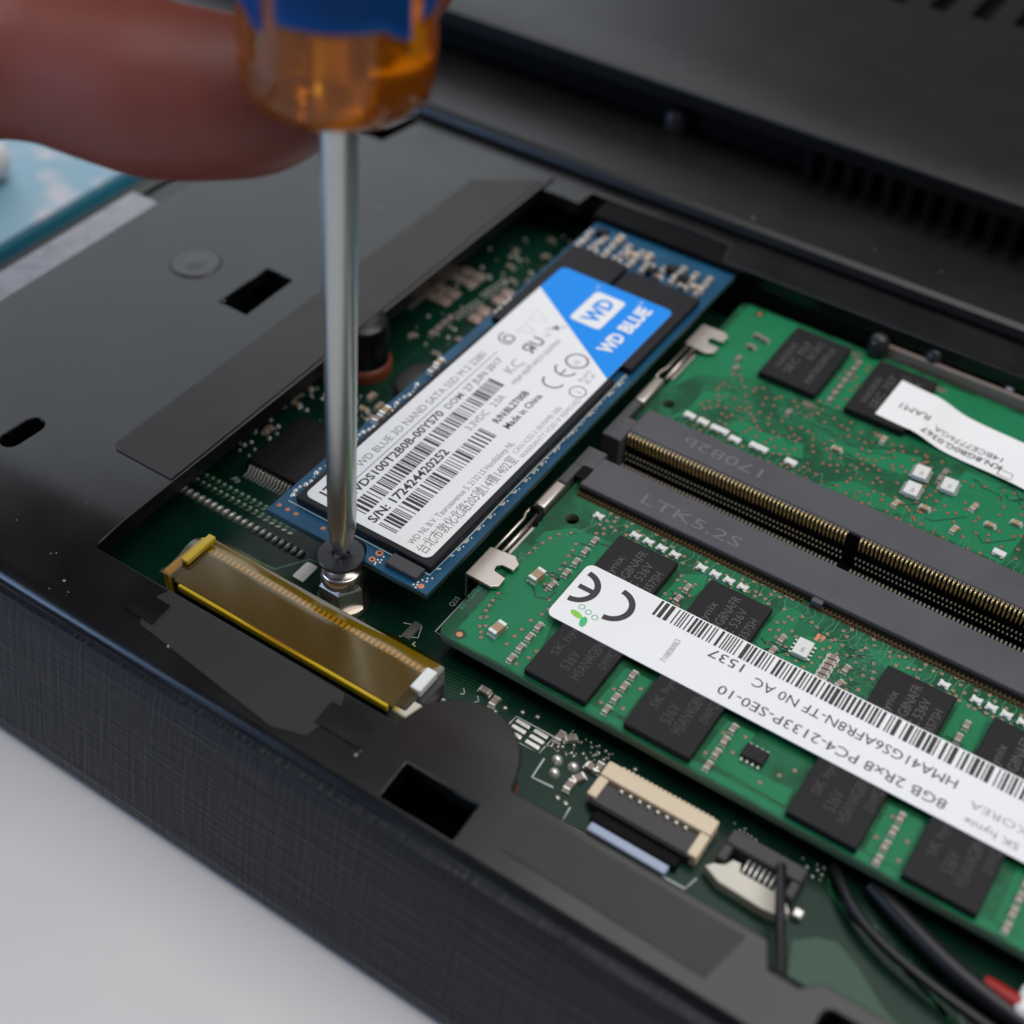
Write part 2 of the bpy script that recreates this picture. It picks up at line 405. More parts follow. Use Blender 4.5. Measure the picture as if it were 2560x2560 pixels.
for x0, x1 in ((-2.6, 1.6), (22.9, 28.2)):
    ledge_sheet([(x0, -19.6), (x1, -19.6), (x1, -16.9), (x0, -16.9)], .22, 'case_black', 'ledge_clip')

# posts in the bay
b = B(); b.lathe([(0, 1.06), (3.05, 1.06), (3.35, .85), (3.4, .4), (3.2, -7)], -11.9, 32.6, 32, 'case_black'); b.obj('screw_boss', None, lap)
b = B(); b.lathe([(3.22, -5.1), (3.55, -5.3), (3.65, -6.0), (3.6, -7)], -11.9, 32.6, 32); b.obj('copper_ring', 'copper_ring', lap)
b = B(); b.lathe([(6.2, -1.3), (6.1, -3), (6.0, -7)], 36.3, -15.3, 36); b.obj('screw_boss', 'rubber_black', lap)
b = B(); b.lathe([(6.02, -4.6), (6.35, -4.8), (6.4, -6.8), (6.1, -7)], 36.3, -15.3, 36); b.obj('copper_ring', 'copper_ring', lap)

# ------------------------------------------------------------------ mother board
b = B(); b.box(-40, 170, -15.6, 90, -8.3, -7, bev=.05); mb = b.obj('motherboard', 'board_dark', lap)
ZB = -7
def mbp(b, name, mt=None, **k): return b.obj(name, mt, mb, **k)
# solder joints of a connector: 21 in a row
b = B()
b.lathe([(.38, ZB), (.36, ZB + .22), (.22, ZB + .5), (0, ZB + .58)], 0, 0, 10)
for v in b.bm.verts:
    v.co.x *= .8; v.co.y *= 1.75
    v.co.x += (v.co.z - ZB) * .25
sj = b.obj('solder_joint', 'solder', mb, origin=(0, 0, ZB))
for i in range(22): again(sj, (-17.2 + .955 * i, 1.75 - .004 * i, ZB), R(-14))
bpy.data.objects.remove(sj)
b = B()
for r_, y0 in ((0, 4.05), (1, 5.25)):
    for i in range(19):
        x = -17.0 + .93 * i + r_ * .45
        if r_ and i > 14: continue
        b.dome(x, y0, ZB, .16, .2, 8, 'solder'); b.ring(x, y0, ZB + .01, .2, .34, 'trace_green', 8)
        b.box(x - .28, x + .28, y0 - .62, y0 - .42, ZB, ZB + .05, 'tin_dull', rot=.5)
stuff(b.obj('solder_dots', None, mb))
# a glossy lighter field of the board in front of the joints
b = B(); b.poly([(-9.4, -3.4), (-8.6, 1.0), (-7.2, 2.6), (5.0, 2.4), (3.2, -3.8), (-4, -4.2)], ZB + .012, 'board_dark')
b.obj('board_field', None, mb)
# quad flat chip half under the drive
b = B(); b.box(-11.4, 3.0, 9.2, 19.4, ZB + .25, ZB + 1.5, bev=.12); b.obj('integrated_circuit', 'chip_black', mb)
b = B()
for i in range(22):
    x = -10.9 + .5 * i
    b.tube([(x, 9.3, ZB + .8), (x, 8.8, ZB + .78), (x, 8.45, ZB + .2), (x, 7.5, ZB + .12)], .11, 5)
stuff(b.obj('chip_pins', 'solder', mb))
# loose components: capacitors (body with two ends), solder blobs
def cap_proto(name, lx, ly, hz, body, ends, parent, z):
    b = B(); b.box(-lx / 2 + lx * .2, lx / 2 - lx * .2, -ly / 2, ly / 2, z + .03, z + hz * .96, body)
    for sg in (-1, 1): b.box(sg * (lx / 2 - lx * .1) - lx * .12, sg * (lx / 2 - lx * .1) + lx * .12, -ly / 2 - .02, ly / 2 + .02, z, z + hz, ends, bev=.05)
    b.box(-lx / 2 - .16, -lx / 2 + .05, -ly / 2 - .02, ly / 2 + .02, z, z + hz * .3, 'solder'); b.box(lx / 2 - .05, lx / 2 + .16, -ly / 2 - .02, ly / 2 + .02, z, z + hz * .3, 'solder')
    return b.obj(name, None, parent, origin=(0, 0, z))
def spread(proto, spots, z):
    for s_ in spots: again(proto, (s_[0], s_[1], z), R(s_[2]) if len(s_) > 2 else 0)
    bpy.data.objects.remove(proto)
rnd = random.Random(3)
spread(cap_proto('capacitor', 1.3, .7, .6, 'cap_tan', 'solder', mb, ZB), [(-16.5 + rnd.uniform(-2, 3), 11 + 1.15 * i, rnd.choice((0, 90, 90))) for i in range(16)] + [(-7.4, 28.2, 90), (-5.4, 27.2, 90), (-3.6, 27.6, 90), (-2.4, 25.2, 0), (-4.8, 24.6, 90), (-6.6, 25.6, 0), (-8.4, 24, 90), (-7.0, 22.5, 0)], ZB)
b = B(); 
for i in range(70):
    b.dome(rnd.uniform(-20.5, -11.8), rnd.uniform(9, 27), ZB, rnd.uniform(.14, .34), .3, 8)
stuff(b.obj('solder_dots', 'solder', mb))
b = B()
for i in range(46): b.dome(rnd.uniform(-10, 0), rnd.uniform(20.5, 29), ZB, rnd.uniform(.12, .24), .2, 8)
stuff(b.obj('solder_dots', 'tin_dull', mb))
b = B(); b.lathe([(0, ZB + 1.5), (2.5, ZB + 1.5), (2.9, ZB + 1.2), (2.9, ZB)], 0, 0, 20)
for v in b.bm.verts: v.co.x *= .9; v.co.y *= 1.25
b.obj('coil', 'chip_grey', mb, origin=(0, 0, ZB)).location = (Vector((-4.0, 33.6, ZB)) - ORG[mb.name]) * S
# pale copper pads left of the drive's far half
b = B(); b.box(-1.0, 1.0, -.9, .9, ZB, ZB + .5, bev=.3, seg=2); pd = b.obj('contact_pad', 'pad_pink', mb, origin=(0, 0, ZB))
b = B(); b.box(-1.0, 1.0, -.9, .9, ZB, ZB + .4, bev=.25, seg=2); pd2 = b.obj('contact_pad', 'cap_grey', mb, origin=(0, 0, ZB))
for cx_, cy_, q_ in ((-5.0, 50.9, pd), (-4.6, 56.2, pd), (-13.0, 51.6, pd2), (-12.4, 57.2, pd2)):
    for ax in (-1.1, 1.1):
        for ay in (-1.05, 1.05): again(q_, (cx_ + ax, cy_ + ay, ZB))
bpy.data.objects.remove(pd); bpy.data.objects.remove(pd2)
b = B()
for i in range(60): b.dome(rnd.uniform(-15, -2.5), rnd.uniform(40, 75), ZB, rnd.uniform(.15, .4), .3, 8)
for i in range(7):
    for xx in (-9.0, -8.2): b.dome(xx + .1 * i, 48.6 + .8 * i, ZB, .28, .25, 8); b.dome(xx + .3 + .1 * i, 55 + .8 * i, ZB, .28, .25, 8)
stuff(b.obj('solder_dots', 'tin_dull', mb))
spread(cap_proto('capacitor', 1.2, .7, .5, 'cap_grey', 'tin_dull', mb, ZB), [(-8.9, 43.6 + 1.4 * i, 90) for i in range(4)] + [(-15.0, 47 + 1.5 * i, 90) for i in range(8)] + [(-5.0, 44.4, 0), (-3.2, 46.6, 30), (-5.8, 40.2, 0), (-10.8, 41.6, 60), (-4.6, 61.4, 0), (-9.0, 62.8, 0), (-10.4, 66.4, 90), (-7.8, 72, 0), (-6.8, 60, 0), (-2.6, 63.6, 0), (-6.2, 68, 30), (-1.4, 70.5, 0)], ZB)
# traces of the dark board
b = B()
for i in range(34):
    y = 30 + i * 1.0; b.ribbon([(-9, y + 2), (-6, y + .8), (-2.4, y + .5), (2, y + .5)], .16, ZB, 'trace_dark')
for i in range(12):
    b.ribbon([(6 + i * .5, -6.5 - i * .35), (12 + i * .4, -4 - i * .5), (24, -2.6 - i * .45), (34, -1.6 - i * .3)], .12, ZB, 'trace_dark')
b.ribbon([(-4, -2.5), (2, -1.8), (4.2, 1.6), (8, 2.2)], .22, ZB, 'trace_green'); b.ribbon([(13, -4.6), (19, -3.2), (24, -2.9)], .14, ZB, 'trace_green')
stuff(b.obj('copper_traces', None, mb))
# bare metal pad
b = B(); b.prism(rrect(4.3, 5.95, -1.65, 1.15, .25, 3), ZB, ZB + .22, bev=.08); b.obj('metal_pad', 'solder', mb)
# hexagonal stand-off under the drive's screw
SX, SY = 11.35, -1.0
b = B()
b.lathe([(2.9, ZB), (3.1, ZB + .2), (3.1, ZB + .5), (2.9, ZB + .8)], SX, SY, 40)
b.lathe([(2.9, ZB + .8), (2.3, ZB + .82)], SX, SY, 40)
hexr = 2.72
b.lathe([(hexr, ZB + .8), (hexr, ZB + 3.6)], SX, SY, 6, smooth=False, start=R(-2))
b.lathe([(hexr, ZB + 3.6), (2.3, ZB + 4.1)], SX, SY, 6, smooth=False, start=R(-2))
b.lathe([(2.35, ZB + 3.9), (2.3, ZB + 5.3), (2.1, ZB + 5.5), (1.4, ZB + 5.5), (1.35, ZB + 6.6), (0, ZB + 6.6)], SX, SY, 36)
mbp(b, 'standoff', 'nickel')
# white silkscreen: latch outline, small corner marks, codes
b = B()
def silk(pts, wd=.16): b.ribbon(pts, wd, ZB, 'silk_white')
silk([(22.2, 24), (22.2, 1.2), (26.6, 1.0)]); silk([(24.6, 7), (24.6, 1.1)], .1)
for x, y in ((19.3, -2.4), (20.4, -2.9), (22.2, -3.2), (21.6, -1.6)):
    silk([(x - .3, y + .35), (x - .35, y - .1), (x + .1, y - .15)], .16)
silk([(18.6, .2), (20.6, .9), (21.2, -.6), (19.4, -1.6)], .12)
for x in (29.2, 31.0, 32.4): silk([(x, -3.4), (x + .5, -3.9), (x + .1, -4.3)], .16)
silk([(35.6, -5.9), (40.2, -5.7), (40.4, -3.2), (35.8, -3.3), (35.6, -5.9)], .22)
silk([(41, -6.0), (41.2, -8.6), (43.6, -8.4)], .2); silk([(46.2, -9.4), (46.4, -11.2), (59.8, -10.8), (60.2, -9.2)], .18)
text(b, 'Q25', 21.7, 5.2, ZB + .02, .9, R(90), 'silk_white'); text(b, 'JP3', -12, 6.6, ZB + .02, .9, R(-20), 'silk_white')
stuff(b.obj('silkscreen', None, mb))
b = B(); b.box(19.6, 20.6, -1.5, 1.0, ZB, ZB + .25); b.obj('resistor', 'tin_dull', mb)
b = B(); b.box(19.0, 20.3, -3.0, -2.0, ZB, ZB + .45, bev=.1); b.obj('integrated_circuit', 'chip_black', mb)
# six-pad footprint and its neighbours
b = B(); b.box(-.85, .85, -.26, .26, ZB, ZB + .16, bev=.08, seg=2); pd = b.obj('solder_pad', 'solder', mb, origin=(0, 0, ZB))
for i in range(3):
    for x in (36.9, 39.1): again(pd, (x, -5.3 + .8 * i, ZB))
bpy.data.objects.remove(pd)
b = B(); b.box(35.8, 40.2, -5.8, -3.3, ZB + .002, ZB + .05); b.obj('pad_field', 'board_dark', mb)
b = B(); b.lathe([(.62, ZB), (.55, ZB + .35), (.3, ZB + .65), (0, ZB + .72)], 0, 0, 12); bl = b.obj('solder_joint', 'solder', mb, origin=(0, 0, ZB))
for x, y in ((42.2, -5.5), (44.0, -5.3), (42.8, -7.0)): again(bl, (x, y, ZB))
bpy.data.objects.remove(bl)
spread(cap_proto('capacitor', 1.3, .75, .6, 'cap_grey', 'solder', mb, ZB), [(44.9, -7.5, 90), (45.2, -6.2, 60), (45.6, -4.4, 0), (41.0, -3.0, 90), (42.0, -2.6, 45), (46.2, -4.0, 90), (31.4, -2.6, 0), (33.0, -3.2, 90)], ZB)
b = B()
for i in range(60): b.dome(rnd.uniform(40, 47), rnd.uniform(-4.6, -1.4), ZB, rnd.uniform(.13, .28), .22, 8)
for i in range(8): b.dome(61.2 + .42 * (i % 4), -2.2 - .5 * (i // 4), ZB, .2, .25, 8)
for i in range(26): b.dome(rnd.uniform(60, 70), rnd.uniform(-3.4, -1.2), ZB, rnd.uniform(.13, .26), .22, 8)
for x, y in ((49.2, -1.8), (36.0, -2.4), (37.6, -2.0), (34.2, -3.0), (33.6, -4.0), (33.9, -5.0), (44.6, -9.2), (45.6, -9.3)): b.dome(x, y, ZB, .34, .22, 10)
stuff(b.obj('solder_dots', 'tin_dull', mb))

# wide ribbon connector under yellow tape
con = lap
b = B(); b.box(-4.6, 27.8, -11.6, -7.2, ZB, -3.02, 'chip_grey', bev=.2); b.box(-4.6, 27.8, -7.15, -4.7, ZB, -3.05, 'housing_grey', bev=.2)
b.box(-5.0, -3.9, -11.9, -5.4, ZB, -2.7, 'kapton_solid', bev=.2); b.box(27.0, 28.6, -9.6, -5.9, ZB, -3.6, 'chip_grey', bev=.15)
rc = b.obj('ribbon_connector', None, lap)
b = B()
n = 34
for i in range(n):  # the ribbon itself
    pass
b.box(-3.0, 26.6, -12.2, -7.3, -3.0, -2.72, bev=.08); b.obj('ribbon', 'ribbon_brown', rc)
b = B(); b.box(-2.0, 26.2, -12.62, -12.2, -3.4, -2.52, bev=.1); b.obj('ribbon_edge', 'kapton_solid', rc)
b = B()
for i in range(46):
    x = -3.4 + .66 * i; b.box(x - .2, x + .2, -6.9, -6.1, -3.0, -2.78, bev=.05)
stuff(b.obj('contact_pins', 'kapton_solid', rc))
# tape: a thin sheet with waves, over the connector
b = B(); nx, ny = 56, 12; g = []
for i in range(nx + 1):
    row = []
    for j in range(ny + 1):
        u, v = i / nx, j / ny
        x = -5.0 + 32.2 * u + .25 * math.sin(7 * v); y = -12.3 + 7.9 * v + .25 * math.sin(9 * u)
        z = -2.45 + .05 * math.sin(9 * u + 3 * v) * math.sin(5 * u) + .012 * math.sin(30 * u + 9 * v)
        if v > .72: z -= (v - .72) * 3.2
        row.append(b.bm.verts.new((x, y, z)))
    g.append(row)
for i in range(nx):
    for j in range(ny): f = b.bm.faces.new((g[i][j], g[i + 1][j], g[i + 1][j + 1], g[i][j + 1])); f.smooth = True
b.obj('yellow_tape', 'kapton', rc)
b = B(); b.box(-3.9, -2.9, -9.9, -5.3, -2.4, -1.7, bev=.12); b.obj('lock_tab', 'kapton_solid', rc)
b = B(); b.box(26.6, 27.9, -9.3, -6.2, -3.4, -2.3, bev=.12); b.obj('lock_tab', 'white_plastic', rc)['label'] = 'white plastic lock tab at the right end'
b = B(); b.prism([(25.7, -12.0), (28.2, -12.2), (29.3, -11.2), (29.0, -9.9), (26.2, -9.9)], -5.5, -3.2, bev=.3); b.obj('end_block', 'ivory_plastic', rc)
b = B(); b.box(28.8, 29.5, -9.4, -6.6, -6.6, -5.4, bev=.1); b.obj('solder_tab', 'solder', rc)

# cream flat-cable connector
b = B(); b.box(47.1, 59.5, -5.6, -3.6, ZB, -5.0, bev=.2, seg=2); b.box(47.1, 48.2, -8.1, -5.5, ZB, -5.2, bev=.2, seg=2); b.box(58.4, 59.5, -8.4, -5.5, ZB, -5.2, bev=.2, seg=2)
for i in range(20): b.box(48.6 + .52 * i, 48.6 + .52 * i + .3, -3.75, -3.4, ZB, -5.25)
fc = b.obj('cable_connector', 'cream_plastic', lap)
b = B(); b.box(47.6, 59.0, -8.5, -5.7, ZB + .1, -5.5, bev=.25); b.obj('lock_flap', 'chip_grey', fc)
b = B(); b.lathe([(.26, -5.52), (.26, -5.3), (.18, -5.1), (0, -5.05)], 0, 0, 10); pn = b.obj('pin', 'solder', fc, origin=(0, 0, -5.5))
for i in range(8): again(pn, (49.9 + 1.02 * i, -6.05, -5.5))
bpy.data.objects.remove(pn)
b = B(); b.box(48.6, 58.2, -9.9, -8.5, ZB + .1, -6.2, bev=.15); b.obj('cable_slot', 'cavity_black', fc)
b = B(); b.box(49.0, 57.7, -11.2, -10.1, -6.6, -5.9, bev=.2, seg=2); b.obj('stiffener', 'blue_film', fc)
# small second connector
b = B(); b.box(60.9, 68.9, -5.4, -3.5, ZB, -4.9, 'chip_grey', bev=.2); b.box(60.9, 61.9, -7.2, -5.3, ZB, -5.1, 'chip_grey', bev=.15); b.box(67.9, 68.9, -7.2, -5.3, ZB, -5.1, 'chip_grey', bev=.15)
sc2 = b.obj('cable_connector', None, lap)
b = B(); b.prism([(60.4, -8.4), (61.0, -7.6), (62.2, -7.4), (62.3, -6.3), (63.2, -6.2), (63.4, -7.4), (67.2, -7.4), (67.3, -6.4), (68.2, -6.4), (68.2, -7.6), (69.2, -8.2), (68.6, -9.2), (66.8, -9.4), (62.2, -9.2)], ZB + .1, -5.5, bev=.2); b.obj('housing', 'ivory_plastic', sc2)
b = B()
for i in range(7): b.tube([(63.7 + .55 * i, -5.6, -5.4), (63.7 + .55 * i, -6.6, -5.6), (63.7 + .55 * i, -7.4, -5.9)], .14, 6)
stuff(b.obj('contact_pins', 'solder', sc2))
b = B(); b.box(69.3, 70.3, -7.9, -6.9, ZB, -6.2, bev=.15); b.obj('solder_tab', 'solder', sc2)

# cables in the near right corner
def cable(pts, r, mt='wire_black'):
    cu = bpy.data.curves.new('c', 'CURVE'); cu.dimensions = '3D'; sp = cu.splines.new('NURBS'); sp.points.add(len(pts) - 1); sp.use_endpoint_u = True; sp.order_u = 4
    for p, q in zip(sp.points, pts): p.co = (*q, 1)
    cu.bevel_depth = r; cu.bevel_resolution = 3; cu.resolution_u = 8
    o = bpy.data.objects.new('c', cu); C.objects.link(o); dg = bpy.context.evaluated_depsgraph_get()
    me = bpy.data.meshes.new_from_object(o.evaluated_get(dg)); bpy.data.objects.remove(o)
    for p in me.polygons: p.use_smooth = True
    b = B(); b.mesh_in(me); return b.obj('cable', mt, lap)
cable([(70.6, -1.0, -6.2), (71.6, -2.6, -5.6), (74.0, -5.2, -5.4), (79.5, -7.4, -5.2), (88, -8.8, -5), (110, -11, -5)], .55)
cable([(74.5, -1.0, -6.2), (77.0, -2.4, -5.6), (82.7, -5.2, -5.2), (90, -6.8, -5), (112, -9, -5)], 1.0)
cable([(66.6, -5.2, -4.2), (67.6, -7.6, -3.4), (69.0, -11, -3.4), (70.9, -14.4, -3.2), (72.1, -17.4, -2.6), (72.4, -19.6, -1.8)], .5)
cable([(86.6, -5.0, -5), (89.6, -5.6, -4.2), (96, -6, -4.2)], .8, 'wire_red')
b = B(); b.box(89.4, 104, -6.6, -3.4, ZB, -3.6, bev=.4); b.obj('battery_plug', 'white_plastic', lap)
b = B()
for i in range(14):
    q = 70.5 + 1.9 * i; y = -3.2 - (q - 70) * .36; b.ribbon([(q, y + 1.4), (q + .8, y + .2), (q + 2.6, y - .9), (q + 5, y - 1.7)], rnd.uniform(.15, .7), ZB, rnd.choice(('trace_dark', 'board_green', 'board_green')))
b.poly([(70.5, -9.8), (72.2, -8.2), (74, -7.6), (76.5, -8.8), (80, -11.2), (84, -12.6), (92, -14.0), (110, -15.2), (110, -15.8), (74, -15.6), (72, -14.2)], ZB + .008, 'trace_dark')  # flat patch, no copper area: the board's teal-green glow put into colour
stuff(b.obj('copper_pours', None, mb))

# ------------------------------------------------------------------ memory sockets, back to back
ZS = -1.8
def socket(y0, y1, front):
    """y0 nearest the camera; front = True for the one that opens towards the front"""
    b = B()
    b.box(25.3, 96, y0, y1, ZB + .6 if front else ZB, ZS, bev=.12)
    if front: b.box(22.8, 25.4, y0 + 2.7, y1 + .9, ZB, ZS - .02, bev=.12); b.box(22.8, 24.0, y0 - .9, y0 + 2.8, ZB, ZS - .05, bev=.1)
    else:
        b.box(22.8, 25.4, y0 - 2.2, y0 + 2.2, ZB, ZS - .02, bev=.12); b.box(22.8, 24.0, y0 + 2.1, y1 + .6, ZB, ZS - .05, bev=.1)
    o = b.obj('memory_socket', 'socket_grey', lap)
    return o
s1 = socket(25.6, 31.0, True); s2 = socket(37.0, 42.0, False)
b = B(); b.prism(rrect(24.1, 25.5, 26.4, 28.6, .25, 3), ZS - .01, ZS + .012); b.obj('latch_slot', 'cavity_black', s1)
b = B(); text(b, 'LTK5.2S', 32.6, 27.0, ZS + .015, 2.35, 0, 'socket_mark', to=12.6); b.obj('lettering', None, s1)
b = B(); text(b, '17082b', 42.0, 40.3, ZS + .015, 2.35, PI, 'socket_mark', to=10.4); b.obj('lettering', None, s2)
b = B(); b.box(55.2, 56.5, 24.9, 25.7, -2.9, -2.0, bev=.15, seg=2); b.obj('key_rib', 'socket_grey', s1)
# sockets' contacts, well past the single-piece limit: joined
def pinx():
    for i in range(58): yield 25.7 + .5 * i
    for i in range(72): yield 56.1 + .5 * i
b = B()
for x in pinx():
    b.box(x - .13, x + .13, 35.2, 35.8, ZB, ZB + .9, bev=.1)
    b.box(x - .07, x + .07, 31.2, 34.8, ZB + .25, ZB + .4)
stuff(b.obj('contact_tails', 'cap_end', s1))
b = B()
for x in pinx():
    b.tube([(x, 36.9, -2.05), (x, 36.45, -2.12), (x, 36.3, -2.6), (x, 36.45, -3.5), (x, 36.75, -4.2)], [.15, .17, .17, .13, .06], 6, 'gold')
    b.box(x - .16, x + .16, 36.5, 37.2, -2.15, -1.95, 'contact_tan')
    b.box(x - .09, x + .09, 36.2, 36.45, -5.0, -4.8, 'cap_end'); b.box(x + .14, x + .32, 36.0, 36.2, -5.6, -5.42, 'cap_end')
stuff(b.obj('contact_pins', None, s2))
b = B(); b.box(25.3, 96, 36.86, 36.98, ZB, -2.2); b.obj('contact_wall', 'cavity_black', s2)
b = B(); b.box(24.8, 96, 31.1, 36.8, ZB + .003, ZB + .06); b.obj('contact_bed', 'cavity_black', s1)
b = B(); b.box(25.4, 96, 25.45, 25.58, -2.95, -2.1); b.obj('contact_lip', 'hole_dark', s1)
b = B()
for x in pinx(): b.box(x - .15, x + .15, 24.9, 25.6, -2.98, -2.72)
b.box(25.6, 92, 24.75, 25.0, -2.995, -2.93); stuff(b.obj('contact_pins', 'pin_brown', s1))
# spring latches
def latch(sgn, parent, y0):
    """sgn -1: runs towards the front from y0, +1: away"""
    Y = lambda d: y0 + sgn * d
    def bx(b, x0, x1, d0, d1, z0, z1, bev=.1, seg=1):
        a, c = sorted((Y(d0), Y(d1))); b.box(x0, x1, a, c, z0, z1, bev=bev, seg=seg)
    b = B(); bx(b, 22.5, 24.05, 0, 5.6, -6.4, -2.1, .35, 3)
    b.tube([(22.75, Y(5.3), -2.6), (22.5, Y(6.3), -2.6), (22.5, Y(7.2), -2.6), (22.8, Y(8), -2.6), (22.8, Y(14.2), -2.55)], .22, 8)
    b.tube([(23.75, Y(6.2), -2.7), (23.75, Y(14.4), -2.6)], .26, 8)
    bx(b, 24.0, 24.5, 7, 13.2, -3.4, -2.95, .1)
    pts = [(22.3, 14.0), (25.4, 13.6), (26.4, 14.4), (26.4, 15.6), (24.9, 15.5), (24.4, 16.1), (24.6, 16.9), (26.3, 17.0), (26.4, 18.4), (25.6, 19.0), (22.3, 18.9)]
    b.prism([(x, Y(d)) for x, d in pts], -2.7, -2.3, bev=.08)
    bx(b, 22.2, 22.6, 14, 18.9, -6.2, -2.5, .1)
    return b.obj('latch', 'latch_metal', parent)
latch(-1, s1, 25.6); latch(1, s2, 43.0)
b = B(); b.tube([(22.6, 19.4, -2.5), (23.4, 19.7, -2.3), (24.1, 19.2, -2.5), (24.2, 17.6, -2.9)], .35, 8); b.obj('latch_spring', 'rubber_black', s1)
# things at the far side of the bay
b = B(); b.box(44, 72, 71.0, 71.7, -6.8, -1.4, bev=.2); b.obj('shield_edge', 'cap_grey', lap)
b = B(); b.lathe([(0, .2), (.8, 0), (1.3, -.7), (1.4, -1.9), (1.2, -6)], 0, 0, 18); po = b.obj('rubber_post', 'screw_black', lap, origin=(0, 0, -6))
for x, y in ((43.6, 70.6), (50.6, 72.4), (60.2, 73.4)): again(po, (x, y, -6))
bpy.data.objects.remove(po)
b = B(); b.lathe([(0, .9), (.5, .8), (.8, .4), (.8, -2)], 60.9, 72.6, 14); b.obj('screw_dot', 'white_plastic', lap)  # white plastic pin stands in for the bright dot of a screw

# ------------------------------------------------------------------ memory modules
ZR = -3.0
def board_with_holes(name, x0, x1, y0, y1, rad, hole, parent, mt, mte, z1=ZR, th=1.2, notch=None):
    out = rrect(x0, x1, y0, y1, rad, 4)
    me = sheet(out, [[(h[0] + h[2] * math.cos(2 * PI * i / 16), h[1] + h[2] * math.sin(2 * PI * i / 16)) for i in range(16)] for h in hole], z1 - th, z1, .03)
    b = B(); b.mi(mt); b.mi(mte); b.mesh_in(me, None, mt)
    b.bm.normal_update()
    for f in b.bm.faces:
        if abs(f.normal.z) < .5: f.material_index = 1
    return b.obj(name, None, parent)
def chip(name, x0, x1, y0, y1, z0, z1, parent, mt='chip_black'):
    b = B(); b.box(x0, x1, y0, y1, z0, z1, bev=.10); return b.obj(name, mt, parent)
def vias(b, spots, z, ri=.085, ro=.21, mt='via_tan'):
    for x, y in spots:
        b.disc(x, y, z + .012, ro + .09, 'trace_dark', 8); b.ring(x, y, z + .024, ri, ro, mt, 9); b.disc(x, y, z + .020, ri, 'hole_dark', 7)
def poisson(n, rects, dmin, seed, avoid=()):
    rn = random.Random(seed); out = []
    for _ in range(n * 14):
        if len(out) >= n: break
        q = rn.choice(rects); p = (rn.uniform(q[0], q[1]), rn.uniform(q[2], q[3]))
        if any((p[0] - o[0]) ** 2 + (p[1] - o[1]) ** 2 < dmin * dmin for o in out): continue
        if any(a[0] - .3 < p[0] < a[1] + .3 and a[2] - .3 < p[1] < a[3] + .3 for a in avoid): continue
        out.append(p)
    return out
def meander(b, x, y, n, rn, z, mt, step=.8, wd=.11, vert=False):
    pts = [(x, y)]; d = 1
    for k in range(n):
        a = rn.choice((0, 1, 2)); L = step * rn.uniform(.5, 1.6)
        dx, dy = ((L, 0), (L * .7, L * .7), (L * .7, -L * .7))[a]
        if vert: dx, dy = dy * .8, -abs(dx) if abs(dx) > 0 else -L
        pts.append((pts[-1][0] + dx, pts[-1][1] + dy))
    b.ribbon(pts, wd, z, mt)

# ---- the near module
r1 = thing('memory_module', 'green memory module in the nearer socket with a long white bar code label', 'memory module', (59, 13, ZR))
board_with_holes('circuit_board', 24.3, 93.9, -1.4, 28.4, 1.0, [(27.1, 21.2, .85)], r1, 'board_green', 'mask_edge')
CH = [(33.3, 40.8), (44.9, 52.4), (65.7, 73.2), (77.2, 84.7)]
chips1 = []
for x0, x1 in CH:
    chips1.append(chip('memory_chip', x0, x1, 10.8, 21.4, ZR + .12, ZR + 1.0, r1))
for i, (x0, x1) in enumerate([(35.0, 42.4), (46.8, 54.3), (64.6, 71.9), (76.3, 83.6)]):
    chips1.append(chip('memory_chip', x0, x1, -1.0, 9.2, ZR + .12, ZR + 1.0, r1))
for c, (x0, x1) in zip(chips1, CH):
    b = B(); z = ZR + 1.0 + .012
    for t, dx, y0, sz, L in (('SK hynix', 2.35, 12.6, 1.35, 5.9), ('H5AN4G8NAFR', 4.15, 12.0, 1.55, 8.6), ('TFC 536V', 5.55, 13.6, 1.5, 5.8), ('DWPC357SH', 7.05, 12.0, 1.35, 6.8)):
        line(c, t, x0 + dx, y0, z, sz, R(90), 'chip_mark', to=L)
for c in chips1[4:]:
    x0 = {4: 35.0, 5: 46.8, 6: 64.6, 7: 76.3}[chips1.index(c)]; b = B(); z = ZR + 1.0 + .012
    for t, dx, y0, sz, L in (('SK hynix', 1.9, 2.4, 1.35, 5.7), ('536V', 3.9, 1.4, 1.7, 2.6), ('H5AN4G8NAFR', 5.4, .9, 1.7, 7.6), ('DWPC357SH', 6.9, 3.6, 1.35, 5)):
        line(c, t, x0 + dx, y0, z, sz, R(90), 'chip_mark_faint', to=L)
rn = random.Random(11)
